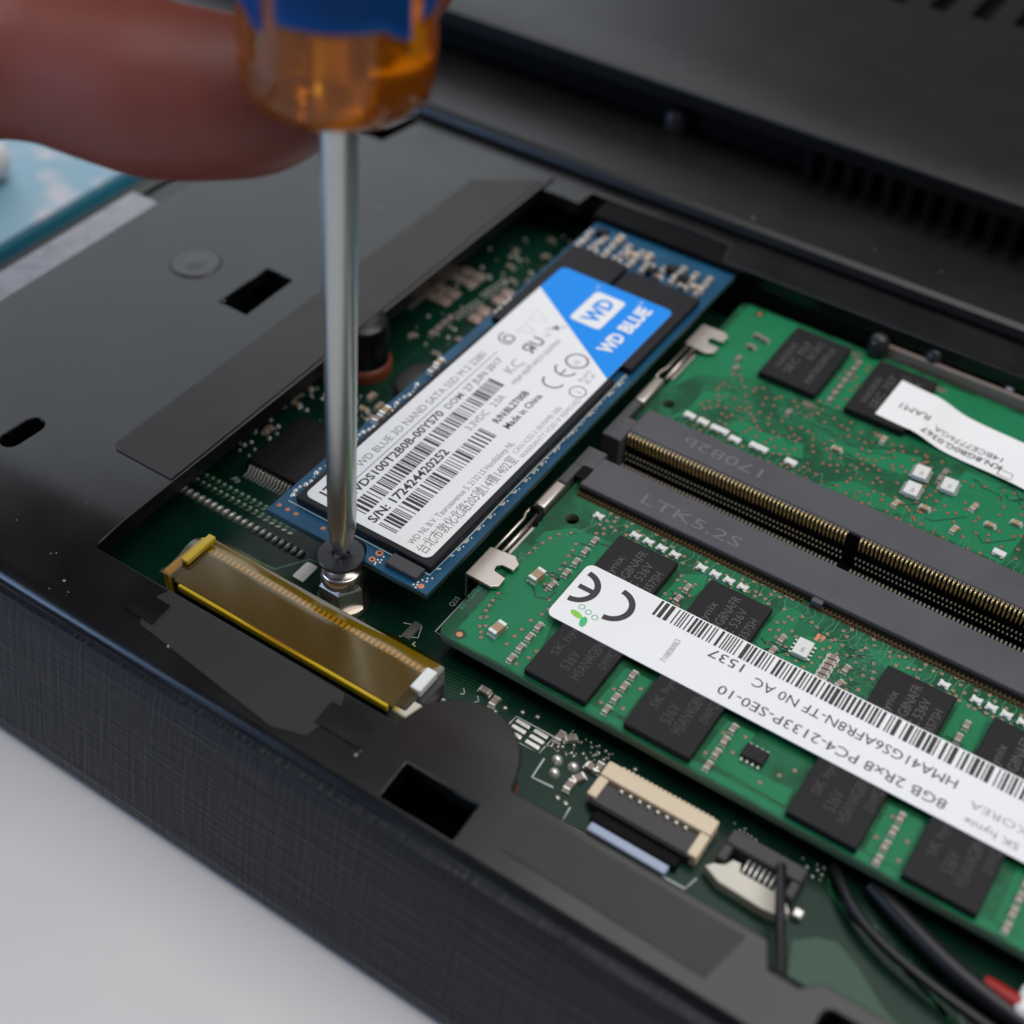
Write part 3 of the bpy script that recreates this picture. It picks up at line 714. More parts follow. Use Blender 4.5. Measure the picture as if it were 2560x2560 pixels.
# bright copper areas under the mask
b = B()
for i, pg in enumerate(([(25.9, -1.1), (34.6, -1.1), (34.6, 3), (33.1, 9), (33.0, 20.4), (30.6, 20.4), (29.2, 20.0), (26.6, 16.4), (25.9, 9)], [(25.6, 15.6), (28.6, 18.2), (29.6, 20.4), (28.3, 20.2), (28.0, 20.0), (25.6, 17.6)],
          [(41.0, 11), (41.6, 21), (44.0, 22.4), (44.6, 20.4), (44.2, 18.6), (42.4, 18.2), (42.3, 11)], [(52.6, 18.4), (53.0, 23.4), (55.0, 23.6), (55.3, 19.8), (58.2, 21.6), (60.5, 22.0), (60.3, 14.8), (53, 13.4)],
          [(62.6, 23.2), (66, 24.0), (68.2, 23.9), (68.0, 22.0), (64.8, 21.4)], [(73.6, 13), (73.6, 22.6), (76.6, 21.5), (77.0, 13)], [(34, -1.1), (90, -1.1), (90, -.2), (34, -.2)], [(43, .4), (43.2, 6), (46.2, 6), (46.3, .4)], [(54.8, .6), (55, 6), (58, 6.2), (58.2, 2), (64, 2.2), (64.2, .2)],
          [(72.4, 0), (72.4, 6.2), (75.9, 6.2), (75.9, 0)], [(85, 0), (85, 22), (92, 22), (92, 0)])):
    b.poly(pg, ZR + .006 + .0005 * i, 'pour_green')
b.poly([(24.4, 2.4), (25.7, 2.4), (25.7, 8.2), (24.4, 8.2)], ZR + .013, 'trace_dark')
stuff(b.obj('copper_pours', None, r1))
b = B()
for i in range(56):   # fan-out towards the contacts
    x = 29.5 + i * .98 + rn.uniform(-.2, .2); b.ribbon([(x, 25.6), (x - .05, 24.9), (x + rn.uniform(-.5, .5), 24.1 + rn.uniform(-.2, .2)), (x + rn.uniform(-.6, .2), 23.0), (x + rn.uniform(-.9, .1), 22.2 + rn.uniform(-.6, .3))], .12, ZR + .012, 'trace_green')
for i in range(34): meander(b, rn.uniform(58.5, 64), rn.uniform(16, 23.5), 7, rn, ZR + .014, 'trace_green', .6, .10)
for i in range(14): meander(b, rn.uniform(41.2, 42.0), rn.uniform(12.5, 18.6), 5, rn, ZR + .014, rn.choice(('trace_dark', 'trace_green')), .55, .13)
for i in range(14): meander(b, rn.uniform(52.6, 54.0), rn.uniform(14, 18.6), 6, rn, ZR + .014, rn.choice(('trace_dark', 'trace_green')), .6, .13)
for i in range(10): meander(b, rn.uniform(73.4, 74.0), rn.uniform(13, 18.6), 5, rn, ZR + .014, rn.choice(('trace_dark', 'trace_green')), .6, .13)
for d in (0, .42): b.ribbon([(29.4 - d, 25), (29.0 - d, 23.4), (29.9 - d, 22.0 - d), (29.2 - d, 20.2 - d), (27.6, 18.0 - d), (25.95 + d, 15.2 + d * .3), (26.0 + d, 14.0)], .10, ZR + .014, 'trace_green')
for i in range(5): b.ribbon([(26.6, 3.4 + i * .9), (27.4, 3.5 + i * .9)], .1, ZR + .014, 'trace_dark')
for y in (10.4, 12.2, 14.3, 16.3, 18.4): b.ribbon([(29.9, y), (30.5, y + .15), (31.0, y)], .3, ZR + .014, 'trace_dark')
b.ribbon([(29.0, 10.0), (30.2, 8.7), (31.4, 9.2), (31.6, 10.6)], .22, ZR + .014, 'trace_dark'); b.ribbon([(29.2, 12.4), (30.4, 12.9), (31.0, 12.2)], .26, ZR + .014, 'trace_dark'); b.ribbon([(31.8, 19.6), (33.0, 20.0)], .3, ZR + .014, 'trace_dark')
stuff(b.obj('copper_traces', None, r1))
av = [(x0, x1, 10.6, 21.6) for x0, x1 in CH] + [(32.6, 86, 6.2, 15.6)]
b = B()
sp = poisson(150, [(29.2, 92, 21.8, 25.2)], .62, 5, av) + poisson(52, [(53, 65, 16.2, 22)], .75, 6, av) + poisson(12, [(41.2, 44.4, 16.2, 21)], .8, 8, av)
sp += [(26.1, 13.8), (26.2, 14.8), (26.4, 16.0), (26.7, 17.1), (27.2, 18.2), (28.2, 19.2), (29.6, 18.0), (29.8, 17.0), (29.9, 16.0), (30.1, 14.8), (30.2, 13.7), (29.9, 12.6), (30.3, 12.0), (30.9, 11.6), (30.6, 10.2), (31.6, 9.2), (30.0, 10.9), (33.1, 18.9), (32.4, 19.8), (30.6, 20.8), (31.3, 21.2),
       (26.6, 6.8), (26.7, 5.6), (26.8, 4.8), (26.9, 4.0), (27.0, 2.8), (27.6, 1.8), (27.5, 3.3), (28.2, 1.2), (28.6, .6), (28.1, 2.2), (31.3, 1.4), (31.4, 2.8), (31.5, 4.0), (31.6, 5.6), (32.1, 7.0), (32.3, 8.0), (32.4, 8.8), (33.6, -.2), (34.2, 1.2), (34.4, 2.4)]
sp += [(43.4, .6), (45.6, 1.2), (43.6, 2.8), (45.8, 4.4), (55.0, 1.2), (57.2, 2.8), (55.4, 4.4), (57.4, 5.2), (61, 1.2), (62.2, 3), (63.2, 4.4), (72.8, 2), (75.4, 3.2), (73.2, 5), (75.5, .8)]
vias(b, sp, ZR + .01); stuff(b.obj('via_rings', None, r1))
b = B(); b.disc(26.5, -.55 + .2, ZR + .012, .75, 'trace_dark', 18); b.disc(26.5, -.35, ZR + .02, .36, 'copper_pad', 14)
for dx in (-.26, .26): b.poly([(58.1 + dx - .2, 20.8), (58.1 + dx + .2, 20.8), (58.1 + dx + .2, 21.9), (58.1 + dx - .2, 21.9)], ZR + .02, 'copper_pad')
text(b, 'SK', 25.2, 13.4, ZR + .02, 1.25, R(-75), 'trace_green'); text(b, 'E1 - D751', 24.75, 2.7, ZR + .02, .95, R(90), 'trace_green')
b.obj('lettering', None, r1)
# small components
spread(cap_proto('capacitor', 1.05, .62, .55, 'cap_grey', 'cap_end', r1, ZR), [(31.2, 19.4, 90), (31.2, 17.4, 90), (31.2, 15.4, 90), (31.2, 13.4, 90), (30.9, 11.0, 80), (43.2, 19.2, 85), (43.1, 17.2, 85), (54.9, 18.6, 85), (54.8, 16.6, 85), (62.2, 18.8, 85), (62.4, 16.6, 70), (75.2, 19.2, 90), (75.1, 17.2, 90)] +
       [(32.9, -.1 + 1.75 * i, 88) for i in range(4)] + [(44.4, -.1 + 1.8 * i, 88) for i in range(4)] + [(56.0, -.2 + 1.8 * i, 88) for i in range(4)] + [(73.9, -.4 + 1.85 * i, 88) for i in range(4)] + [(86.2, -.2 + 1.8 * i, 88) for i in range(4)] + [(60.4, 18.6 + .8 * i, 5) for i in range(-3, 2)], ZR)
spread(cap_proto('capacitor', 1.9, 1.05, .95, 'cap_tan', 'solder', r1, ZR), [(29.6, 2.2, 82), (28.9, 11.0, 82)], ZR)
b = B(); b.box(-.55, .55, -.32, .32, ZR, ZR + .42, 'ceramic_white', bev=.06)
for sx in (-1, 1):
    for sy in (-1, 1): b.box(sx * .42 - .16, sx * .42 + .16, sy * .36 - .12, sy * .36 + .12, ZR, ZR + .3, 'ceramic_white')
rp = b.obj('resistor', None, r1, origin=(0, 0, ZR))
for x in (29.5, 34.5, 36.2, 37.9, 39.6, 43.0, 44.7, 46.4, 48.1, 71.4, 74.9, 76.5, 78.1, 79.8, 81.5): again(rp, (x, 22.9 + (.25 if x < 31 else 0), ZR), R(-4))
bpy.data.objects.remove(rp)
def soic(parent, x, y, lx, ly, npin, z, body, rot, name='integrated_circuit', mark=None):
    b = B(); b.box(-lx / 2, lx / 2, -ly / 2, ly / 2, z + .06, z + .72, body, bev=.06)
    for s_ in (-1, 1):
        for i in range(npin):
            yy = -ly / 2 + ly * (i + .5) / npin; b.box(s_ * lx / 2 - .02 if s_ > 0 else -lx / 2 - .35, s_ * lx / 2 + .35 if s_ > 0 else -lx / 2 + .02, yy - .11, yy + .11, z, z + .3, 'solder')
    if mark: text(b, mark, .3, -ly * .3, z + .735, .62, R(90), 'print_grey')
    o = b.obj(name, None, parent, origin=(0, 0, z)); o.rotation_euler.z = R(rot)
    o.location = (Vector((x, y, z)) - ORG[parent.name]) * S; return o
soic(r1, 57.3, 18.6, 1.7, 2.4, 4, ZR, 'ceramic_white', 2, 'resistor_pack', '181')
soic(r1, 59.2, 3.5, 1.7, 2.4, 4, ZR, 'chip_black', 90)
# label across the chips
LZ = ZR + 1.03
b = B(); b.prism(rrect(32.8, 87.6, 6.55, 15.5, .9, 5), LZ, LZ + .07); lb = b.obj('label', 'label_white', r1)
LT = LZ + .085
b = B(); barcode(b, 42.1, 84.6, 13.0, 15.35, LT, 'x', 'print_black', 5, .155)
b.obj('bar_code', None, lb)
line(lb, '1537', 53.5, 12.6, LT, 1.75, PI, 'print_black', to=3.9); line(lb, 'HMA41GS6AFR8N-TF N0 AC', 77.0, 11.75, LT, 1.75, PI, 'print_black', to=21.9); line(lb, '8GB 2Rx8 PC4-2133P-SE0-10', 77.0, 8.85, LT, 1.75, PI, 'print_black', to=24.4)
line(lb, 'SK hynix', 84.3, 8.2, LT, 1.2, PI, 'print_grey', to=5.4); line(lb, 'KOREA', 84.4, 10.3, LT, 1.3, PI, 'print_faint', to=5.6)
line(lb, '7108E800E3', 46.5, 8.0, LT, .9, R(90), 'print_grey', to=3.5)
# conformity mark: two arcs, turned to face the other way
def arcband(b, cx, cy, r, wd, a0, a1, z, mt, n=22, sx=1.): 
    b.ribbon([(cx + sx * (px - cx), py) for px, py in arcpts(cx, cy, r, a0, a1, n)], wd, z, mt, 0)
b = B()
arcband(b, 37.9, 11.85, 2.15, .72, -88, 88, LT, 'print_black'); arcband(b, 33.5, 12.0, 2.15, .72, -88, 88, LT + .001, 'print_black')
b.ribbon([(33.6, 12.0), (35.6, 12.0)], .66, LT + .002, 'print_black', 0)
b.obj('conformity_mark', None, lb)
b = B(); me = [(36.0 + .75 * math.cos(t) * 1.0, 8.15 + .4 * math.sin(t)) for t in [2 * PI * i / 14 for i in range(14)]]
b.poly([(35.55 + .75 * math.cos(t) - .25 * math.sin(t), 8.35 + .42 * math.sin(t)) for t in [2 * PI * i / 14 for i in range(14)]], LT, 'print_leaf'); b.poly([(36.7 + .42 * math.cos(t), 7.85 + .72 * math.sin(t) - .2 * math.cos(t)) for t in [2 * PI * i / 14 for i in range(14)]], LT + .002, 'print_leaf_dark')
for i in range(3): b.ring(35.5 + .95 * i, 9.55 - .25 * i, LT, .28, .38, 'print_leaf_dark', 12)
b.obj('leaf_mark', None, lb)

# ---- the far module
r2 = thing('memory_module', 'green memory module in the farther socket with a short curved white sticker', 'memory module', (59, 55, ZR))
board_with_holes('circuit_board', 24.2, 93.8, 39.8, 70.6, 1.2, [(26.2, 45.6, .8)], r2, 'board_green', 'mask_edge')
c2 = []
for x0, x1 in ((33.0, 40.9), (44.9, 52.8), (73.5, 81.4), (84.5, 92.4)): c2.append((x0, chip('memory_chip', x0, x1, 56.9, 68.4, ZR + .12, ZR + 1.05, r2)))
for x0, c in c2:
    b = B(); z = ZR + 1.062
    for t, dx, y0, sz, L in (('K4A8G085WB', 1.9, 59.2, 1.2, 5.6), ('SEC 707', 3.4, 58.8, 1.5, 7.4), ('BCRC', 4.7, 63, 1.3, 4.2), ('K8CBG0FFLK', 6.4, 58.4, 1.2, 8.6)): line(c, t, x0 + dx, y0, z, sz, R(90), 'chip_mark', to=L)
b = B()
for i, pg in enumerate(([(25.0, 48.5), (26.6, 53), (29.6, 54.4), (32.6, 56.6), (32.8, 70.2), (25.2, 70.2), (24.9, 60)], [(27.6, 43.4), (28.8, 46.6), (28.6, 50.2), (31.6, 52.2), (32.0, 50.6), (29.8, 49.4), (29.4, 44.6)], [(34.0, 45.6), (40.4, 44.6), (44.4, 46.2), (43.4, 48.6), (38, 47.8), (35, 48.4)], [(43.5, 51.6), (48.2, 51.4), (53.2, 54), (56.4, 55), (56.0, 50.6), (50, 50)],
          [(47.6, 43.2), (55.6, 43.4), (58.4, 44.4), (58.0, 46.2), (51, 46)], [(58.6, 43.6), (70.5, 43.4), (71.5, 55.6), (61.5, 55.8), (60.8, 48)], [(53.2, 57), (53.4, 69.8), (72.8, 69.8), (72.8, 57)], [(41.2, 57), (41.4, 70), (44.6, 70), (44.6, 57)])):
    b.poly(pg, ZR + .006 + .0005 * i, 'pour_green')
stuff(b.obj('copper_pours', None, r2))
b = B()
for i in range(60): x = 28 + i * 1.0; b.ribbon([(x, 41.8), (x, 42.7), (x + rn.uniform(-.5, .5), 43.5), (x + rn.uniform(-.5, .6), 44.4 + rn.random())], .11, ZR + .014, 'trace_green')
for i in range(40): meander(b, rn.uniform(30, 68), rn.uniform(43.5, 55.5), 5, rn, ZR + .014, rn.choice(('trace_dark', 'trace_dark', 'trace_green')), .9, .16)
stuff(b.obj('copper_traces', None, r2))
av2 = [(x0, x0 + 7.9, 56.7, 68.6) for x0, _ in c2] + [(48.4, 70, 56.2, 67)]
sp2 = poisson(210, [(29.5, 60, 43, 56)], .72, 15, av2) + poisson(60, [(56, 72, 43, 55.5)], .8, 16, av2) + poisson(14, [(41.2, 44.6, 57, 68)], .9, 17, av2)
b = B(); vias(b, sp2, ZR + .01, mt='copper_mask'); b.disc(27.2, 69.2, ZR + .014, .7, 'trace_dark', 16); b.disc(27.2, 69.2, ZR + .02, .34, 'copper_pad', 12)
for x, y in ((53.4, 68.6), (41.6, 68.9), (40.6, 55.9), (50.6, 55.6)): b.poly([(x - .7, y - .4), (x + .7, y - .4), (x + .7, y + .4), (x - .7, y + .4)], ZR + .02, 'contact_tan')
stuff(b.obj('via_rings', None, r2))
spread(cap_proto('capacitor', 1.05, .62, .5, 'cap_grey', 'tin_dull', r2, ZR), [(42.6, 58.0 + 1.5 * i, 90) for i in range(7)] + [(29.3, 64.4, 0), (30.4, 64.2, 0), (29.6, 61.8, 0), (29.4, 58.6, 90), (39.4, 52.6, 90), (59.6, 53.8, 88), (59.5, 52.4, 88), (30, 56.6, 80)], ZR)
spread(cap_proto('capacitor', 1.2, .65, .5, 'cap_tan', 'solder', r2, ZR), [(47.2, 49.9, 0), (56.8, 45.2, 80), (59.9, 46.5, 0), (64.6, 50.0, 80), (67.2, 48.3, 0), (64.0, 45.1, 80), (51.2, 54.8, 90), (69.6, 50.4, 0)], ZR)
b = B(); b.box(-.75, .75, -.45, .45, ZR, ZR + .42, 'ceramic_white', bev=.06)
for sx in (-.5, .5): b.box(sx - .2, sx + .2, -.62, -.4, ZR, ZR + .25, 'solder')
rp = b.obj('resistor', None, r2, origin=(0, 0, ZR))
for x, y in ((29.6, 44.9), (31.5, 44.8), (33.4, 44.7), (38.8, 44.6), (43.6, 44.5), (69.6, 44.6), (36.2, 44.2)): again(rp, (x, y, ZR), R(-3))
again(rp, (34.3, 44.7, ZR), R(-3)); again(rp, (39.7, 44.6, ZR), R(-3)); bpy.data.objects.remove(rp)
for x, y in ((57.3, 51.8), (57.5, 48.4), (60.9, 51.6)): soic(r2, x, y, 1.7, 2.3, 5, ZR, 'ceramic_white', 3, 'resistor_pack', 'RA')
# sticker that bends down from the chip to the board
b = B(); nx, ny = 30, 4; g = []
for i in range(nx + 1):
    row = []
    for j in range(ny + 1):
        u, v = i / nx, j / ny; x = 48.6 + 24 * u; yb, yt = 57.9 - 1.9 * u, 66.1 - 2.6 * u
        zz = ZR + 1.1 + .06 * math.sin(3 * u) if x < 53.2 else ZR + .75 + .35 * math.cos(min(1, (x - 53.2) / 5) * PI) + .10 * math.sin(x * .5)
        row.append(b.bm.verts.new((x + .25 * v, yb + (yt - yb) * v, zz)))
    g.append(row)
for i in range(nx):
    for j in range(ny): f = b.bm.faces.new((g[i][j], g[i + 1][j], g[i + 1][j + 1], g[i][j + 1])); f.smooth = True
lb2 = b.obj('label', 'label_white', r2)
def on2(x, v=.5):
    return (ZR + 1.1 + .06 * math.sin(3 * (x - 48.6) / 24) if x < 53.2 else ZR + .75 + .35 * math.cos(min(1, (x - 53.2) / 5) * PI) + .10 * math.sin(x * .5)) + .03
b = B(); text(b, 'RAM1', 54.6, 61.6, 0, 1.6, PI - .06, 'print_black', to=4.0); text(b, '14BCE7776GA', 64.6, 60.1, 0, 1.35, PI - .06, 'print_black', to=9.0); text(b, 'KN.8GB0G.0367', 65.0, 58.6, 0, 1.35, PI - .06, 'print_black', to=10.6, bold=.02)
b.ribbon([(64.9, 56.9), (66.6, 56.8), (66.5, 57.9), (64.8, 58.0), (64.9, 56.9)], .12, 0, 'print_black', 0)
for v in b.bm.verts: v.co.z = on2(v.co.x)
b.obj('lettering', None, lb2)

# ------------------------------------------------------------------ the solid state drive
ssd = thing('solid_state_drive', 'blue stick solid state drive with white and blue label, tilted across the open bay', 'solid state drive', (11, 37, -.8))
out = [(0, 0)] + [(SX - 2.75, 0)] + arcpts(SX - .35, 0, 2.4, 180, 0, 14) + [(22, 0), (22, 79), (0, 79)]
me = sheet(out, [], -.8, 0, .03); b = B(); b.mi('board_blue'); b.mi('blue_edge'); b.mesh_in(me, None, 'board_blue'); b.bm.normal_update()
for f in b.bm.faces:
    if abs(f.normal.z) < .5: f.material_index = 1
b.obj('circuit_board', None, ssd)
chip('flash_chip', 2.0, 20.6, 2.7, 41.2, .05, 1.0, ssd); chip('flash_chip', 10.3, 21.2, 44.2, 62.4, .05, .98, ssd); chip('controller_chip', 1.0, 9.7, 43, 63.2, .05, .97, ssd); chip('integrated_circuit', 15.9, 20.1, .75, 2.45, .02, .7, ssd, 'chip_grey')
b = B(); silk = None
b.ribbon([(20.6, 44), (20.75, 30), (20.6, 18), (20.75, 10), (20.6, 2.45), (1.1, 2.45)], .16, .0, 'silk_white')
for i in range(16): x, y = 20.7, 3.6 + 2.4 * i; b.ribbon([(x, y), (x + .35, y + .3)], .22, .002, 'silk_white')
stuff(b.obj('silkscreen', None, ssd))
b = B(); b.ring(14.3, 1.9, .03, .2, .44, 'copper_pad', 14); b.disc(14.3, 1.9, .025, .22, 'hole_dark', 12); b.ring(14.2, .72, .03, .17, .38, 'copper_pad', 14); b.disc(14.2, .72, .025, .2, 'hole_dark', 12); b.disc(20.8, .62, .03, .36, 'copper_pad', 14)
for x in (.75, 1.95, 3.15, 7.0): b.disc(x, 1.3, .03, .3, 'copper_mask', 12)
stuff(b.obj('copper_pads', None, ssd))
b = B()
for i in range(34):
    y = 3.4 + i * .72; b.dome(1.0 + .25 * math.sin(i * 5.1), y, 0, rn.uniform(.14, .32) if i % 3 else .36, .28, 9)
    b.dome(1.7, y + .3, 0, .13, .14, 7)
for y in (7.5, 9.1, 11.4, 13.6, 16.2, 18.6, 20.8, 22.5, 24.2, 27.0, 31.0, 35.0, 39.5, 42.0):
    b.dome(20.95, y, 0, .16, .16, 8); b.dome(21.1, y + .45, 0, .15, .14, 8); b.box(20.8, 21.15, y - .45, y - .2, 0, .1)
for x, y in ((15.0, 1.7), (15.1, 1.2), (15.2, .8), (14.8, .55), (14.75, 1.0), (14.9, .3), (20.4, 1.4), (20.7, 1.9), (20.9, 1.5), (21.1, 2.2), (20.2, .9), (20.0, .35), (20.35, .55), (20.45, .15)): b.dome(x, y, 0, .16, .14, 8)
for i in range(60): b.dome(20.8 + rn.uniform(-.15, .25), 26 + i * .3, 0, rn.uniform(.07, .13), .1, 6)
stuff(b.obj('solder_dots', 'solder', ssd))
spread(cap_proto('capacitor', 1.5, .85, .7, 'cap_tan', 'solder', ssd, 0), [(.85, 20.6, 90), (.75, 31.8, 90)], 0)
spread(cap_proto('capacitor', 1.3, .8, .6, 'cap_grey', 'solder', ssd, 0), [(.9, 30.2, 90), (.9, 19.0, 90), (.8, 45.0, 90), (.7, 47.4, 90)] + [(1.2 + 2.05 * (i % 10) + rn.uniform(-.3, .3), 64.4 + 1.55 * (i // 10) + rn.uniform(-.25, .25), rn.choice((0, 90, 90))) for i in range(30) if (i % 10, i // 10) not in ((6, 2), (5, 2))], 0)
spread(cap_proto('capacitor', 1.6, 1.0, .8, 'cap_tan', 'solder', ssd, 0), [(8.4, 66.4, 0), (10.6, 67.2, 90), (19.4, 64.8, 0), (5.2, 68.6, 90)], 0)
for x, y in ((2.4, 68.6), (14.6, 66.6), (16.9, 65.6), (12.6, 64.6)): chip('inductor', x - .8, x + .8, y - .7, y + .7, .02, .9, ssd)
b = B(); b.box(-1.0, 23.0, 71.2, 75.8, -6.9, .95, bev=.25); b.box(-1.0, 23.0, 75.9, 82, -6.9, -1.3); b.obj('drive_socket', 'cavity_black', lap)
# label
SZ = 1.06
b = B(); b.mi('label_white'); b.mi('print_blue')
pts = rrect(2.65, 19.75, 3.4, 57.7, .9, 5); b.prism(pts, 1.0, SZ, 'label_white'); lb = b.obj('label', None, ssd)
T = SZ + .014
b = B(); blue = [(2.65, 52.0), (19.75, 40.7)] + [p for p in rrect(2.65, 19.75, 3.4, 57.7, .9, 5) if p[1] > 55][:6] + [p for p in rrect(2.65, 19.75, 3.4, 57.7, .9, 5) if p[1] > 55][6:]
b.poly(blue, T, 'print_blue'); b.obj('blue_field', None, lb)
b = B(); b.poly(rrect(9.3, 13.85, 48.5, 55.6, .6, 4), T + .014, 'label_white')
text(b, 'WD', 12.75, 49.3, T + .03, 3.2, R(90), 'print_blue', to=5.4, bold=.10)
text(b, 'WD', 17.45, 45.0, T + .014, 2.75, R(90), 'label_white', to=4.3, bold=.11); text(b, 'BLUE', 17.45, 50.2, T + .014, 2.75, R(90), 'label_white', to=5.9, bold=.11); text(b, 'TM', 15.6, 56.3, T + .014, .6, R(90), 'label_white'); text(b, 'TM', 9.2, 55.9, T + .014, .6, R(90), 'label_white')
b.obj('logo', None, lb)
R9 = R(90)
line(lb, '1TB', 5.0, 4.6, T, 1.75, R9, 'print_black', bold=.05); line(lb, 'WD BLUE 3D NAND SATA SSD M.2 2280', 5.1, 10.6, T, 1.45, R9, 'print_grey', to=25.4)
b = B(); b.ribbon([(5.75, 8.8), (5.75, 37.2)], .12, T, 'print_grey', 0); b.obj('rule', None, lb)
line(lb, 'WDS100T2B0B-00YS70', 7.35, 6.4, T, 1.55, R9, 'print_black', to=17.4, bold=.035); line(lb, 'DOM: 27 JUN 2017', 7.35, 24.7, T, 1.35, R9, 'print_grey', to=11.6, bold=.02)
line(lb, 'S/N: 172424420252', 11.75, 4.4, T, 1.6, R9, 'print_black', to=14.2, bold=.04); line(lb, '3.3VDC   2.0A', 11.6, 23.0, T, 1.35, R9, 'print_grey', to=7.6)
line(lb, 'R/N:BL2T00B', 13.5, 26.0, T, 1.35, R9, 'print_black', to=6.9, bold=.03); line(lb, 'Made in China', 15.1, 25.9, T, 1.35, R9, 'print_black', to=7.4, bold=.02)
line(lb, 'WD NL B.V. Taurusavenue 5, 2132 LS Hoofddorp NL', 17.1, 4.2, T, 1.15, R9, 'print_grey', to=20.0); line(lb, '\u53f0\u5317\u5e02\u6566\u5316\u5317\u8def205\u865f14\u6a131402\u5ba4', 18.95, 3.9, T, 1.75, R9, 'print_grey', to=18.2)
line(lb, 'CAN ICES-3 (B)/NMB-3(B)', 18.2, 22.8, T, 1.0, R9, 'print_faint', to=10); line(lb, 'WARRANTY VOID IF REMOVED', 19.3, 22.6, T, 1.0, R9, 'print_faint', to=13)
line(lb, 'MSIP-REM-WD7-SSDP001', 11.2, 33.2, T, 1.0, R9, 'print_grey', to=10.6); line(lb, 'RoHS', 17.5, 38.4, T, .9, R9, 'print_faint', to=2.4); line(lb, 'E-F', 18.4, 38.6, T, .9, R9, 'print_faint', to=2)
b = B(); barcode(b, 4.9, 32.4, 7.95, 10.15, T, 'y', 'print_black', 21, .14); b.obj('bar_code', None, lb)
b = B(); barcode(b, 4.5, 24.5, 12.2, 14.6, T, 'y', 'print_black', 22, .14); b.obj('bar_code', None, lb)
b = B()
text(b, '\u042fU', 9.6, 39.4, T, 2.5, R9, 'print_dark', bold=.04); text(b, 'C', 10.6, 36.9, T, .9, R9, 'print_faint'); text(b, 'US', 9.4, 43.3, T, .9, R9, 'print_faint')
arcband(b, 14.6, 36.6, 1.35, .24, 180, 360, T, 'print_dark'); arcband(b, 14.6, 39.4, 1.35, .24, 180, 360, T, 'print_dark'); b.ribbon([(14.6, 38.1), (14.6, 39.3)], .22, T + .002, 'print_dark', 0)
b.ring(14.9, 42.1 - .6, T, 1.25, 1.5, 'print_dark', 28); text(b, '10', 15.4, 40.8, T, 1.1, R9, 'print_faint'); b.ring(18.1, 36.5, T, .95, 1.1, 'print_dark', 24); text(b, 'i', 18.6, 36.4, T, 1.2, R9, 'print_dark')
b.ring(5.5, 40.3, T, .55, .8, 'print_dark', 20); arcband(b, 5.4, 40.4, 1.25, .2, 150, 320, T, 'print_dark'); b.ring(6.2, 43.2, T, 1.25, 1.35, 'print_faint', 3); b.ring(5.9, 46.3, T, 1.35, 1.45, 'print_faint', 3); text(b, 'KC', 9.8, 34.6, T, 2.2, R9, 'print_faint')
b.poly([(8.6, 45.1), (9.0, 46.3), (9.8, 45.5)], T, 'print_dark'); b.ribbon([(8.2, 44.6), (10.2, 46.8)], .14, T + .002, 'print_faint', 0)
b.obj('approval_marks', None, lb)

# ------------------------------------------------------------------ the screw
b = B(); h0 = .06
b.lathe([(0, h0), (2.45, h0), (2.6, h0 + .1), (2.6, h0 + .5), (2.5, h0 + .6), (1.0, h0 + .62), (.8, h0 + .35), (0, h0 + .25)], SX, SY, 48, smooth=False)
b.lathe([(1.0, h0), (1.0, -3.5), (0, -3.6)], SX, SY, 20)
for a in (20, 110): 
    ca, sa = math.cos(R(a)), math.sin(R(a))
    for s_ in (-1, 1): b.box(SX + s_ * ca * 1.35 - .26, SX + s_ * ca * 1.35 + .26, SY + s_ * sa * 1.35 - .26, SY + s_ * sa * 1.35 + .26, h0 + .54, h0 + .66, bev=.05, rot=R(a))
sw = b.obj('screw', 'screw_black'); tag(sw, 'flat black cross head screw on the hexagonal stand-off under the screwdriver tip', 'screw')

# ------------------------------------------------------------------ the screwdriver (built upright at the origin, then leaned)
tip = Vector((SX + .1, SY + .1, h0 + .45)); top = Vector((11.5, 2.7, 52.5))
LEAN = Matrix.Translation(tip) @ Vector((0, 0, 1)).rotation_difference((top - tip).normalized()).to_matrix().to_4x4()
HB = (top - tip).length          # where the handle begins
sd = thing('screwdriver', 'screwdriver with clear amber and blue handle standing on the screw, held in a hand', 'screwdriver', tuple(tip))
def lean(b): bmesh.ops.transform(b.bm, matrix=LEAN, verts=b.bm.verts); return b
b = B()
n = 48; prof = [(.25, 0), (.8, .35), (1.2, 1.6), (1.45, 3.6), (1.53, 6.5), (1.54, 10), (1.58, 30), (1.62, 52), (1.62, HB + 34)]
b.lathe(prof, 0, 0, n)
for v in b.bm.verts:
    z = v.co.z
    if z < 5.5:
        a = math.atan2(v.co.y, v.co.x); k = 1 - .45 * max(0, 1 - z / 5.5) * abs(math.cos(2 * a)) ** 3
        v.co.x *= k; v.co.y *= k
lean(b).obj('shaft', 'shaft_steel', sd)
b = B(); hp = [(r_ * .885, z_) for r_, z_ in [(0, HB), (5.5, HB), (7.8, HB + .3), (8.7, HB + 1.1), (9.1, HB + 2.6), (9.15, HB + 5.5), (8.85, HB + 9.0), (8.7, HB + 12), (8.7, HB + 40), (9.2, HB + 60), (8.6, HB + 72), (6.5, HB + 78), (0, HB + 80)]]
b.lathe(hp, 0, 0, 64); hd = lean(b).obj('handle', 'amber', sd)
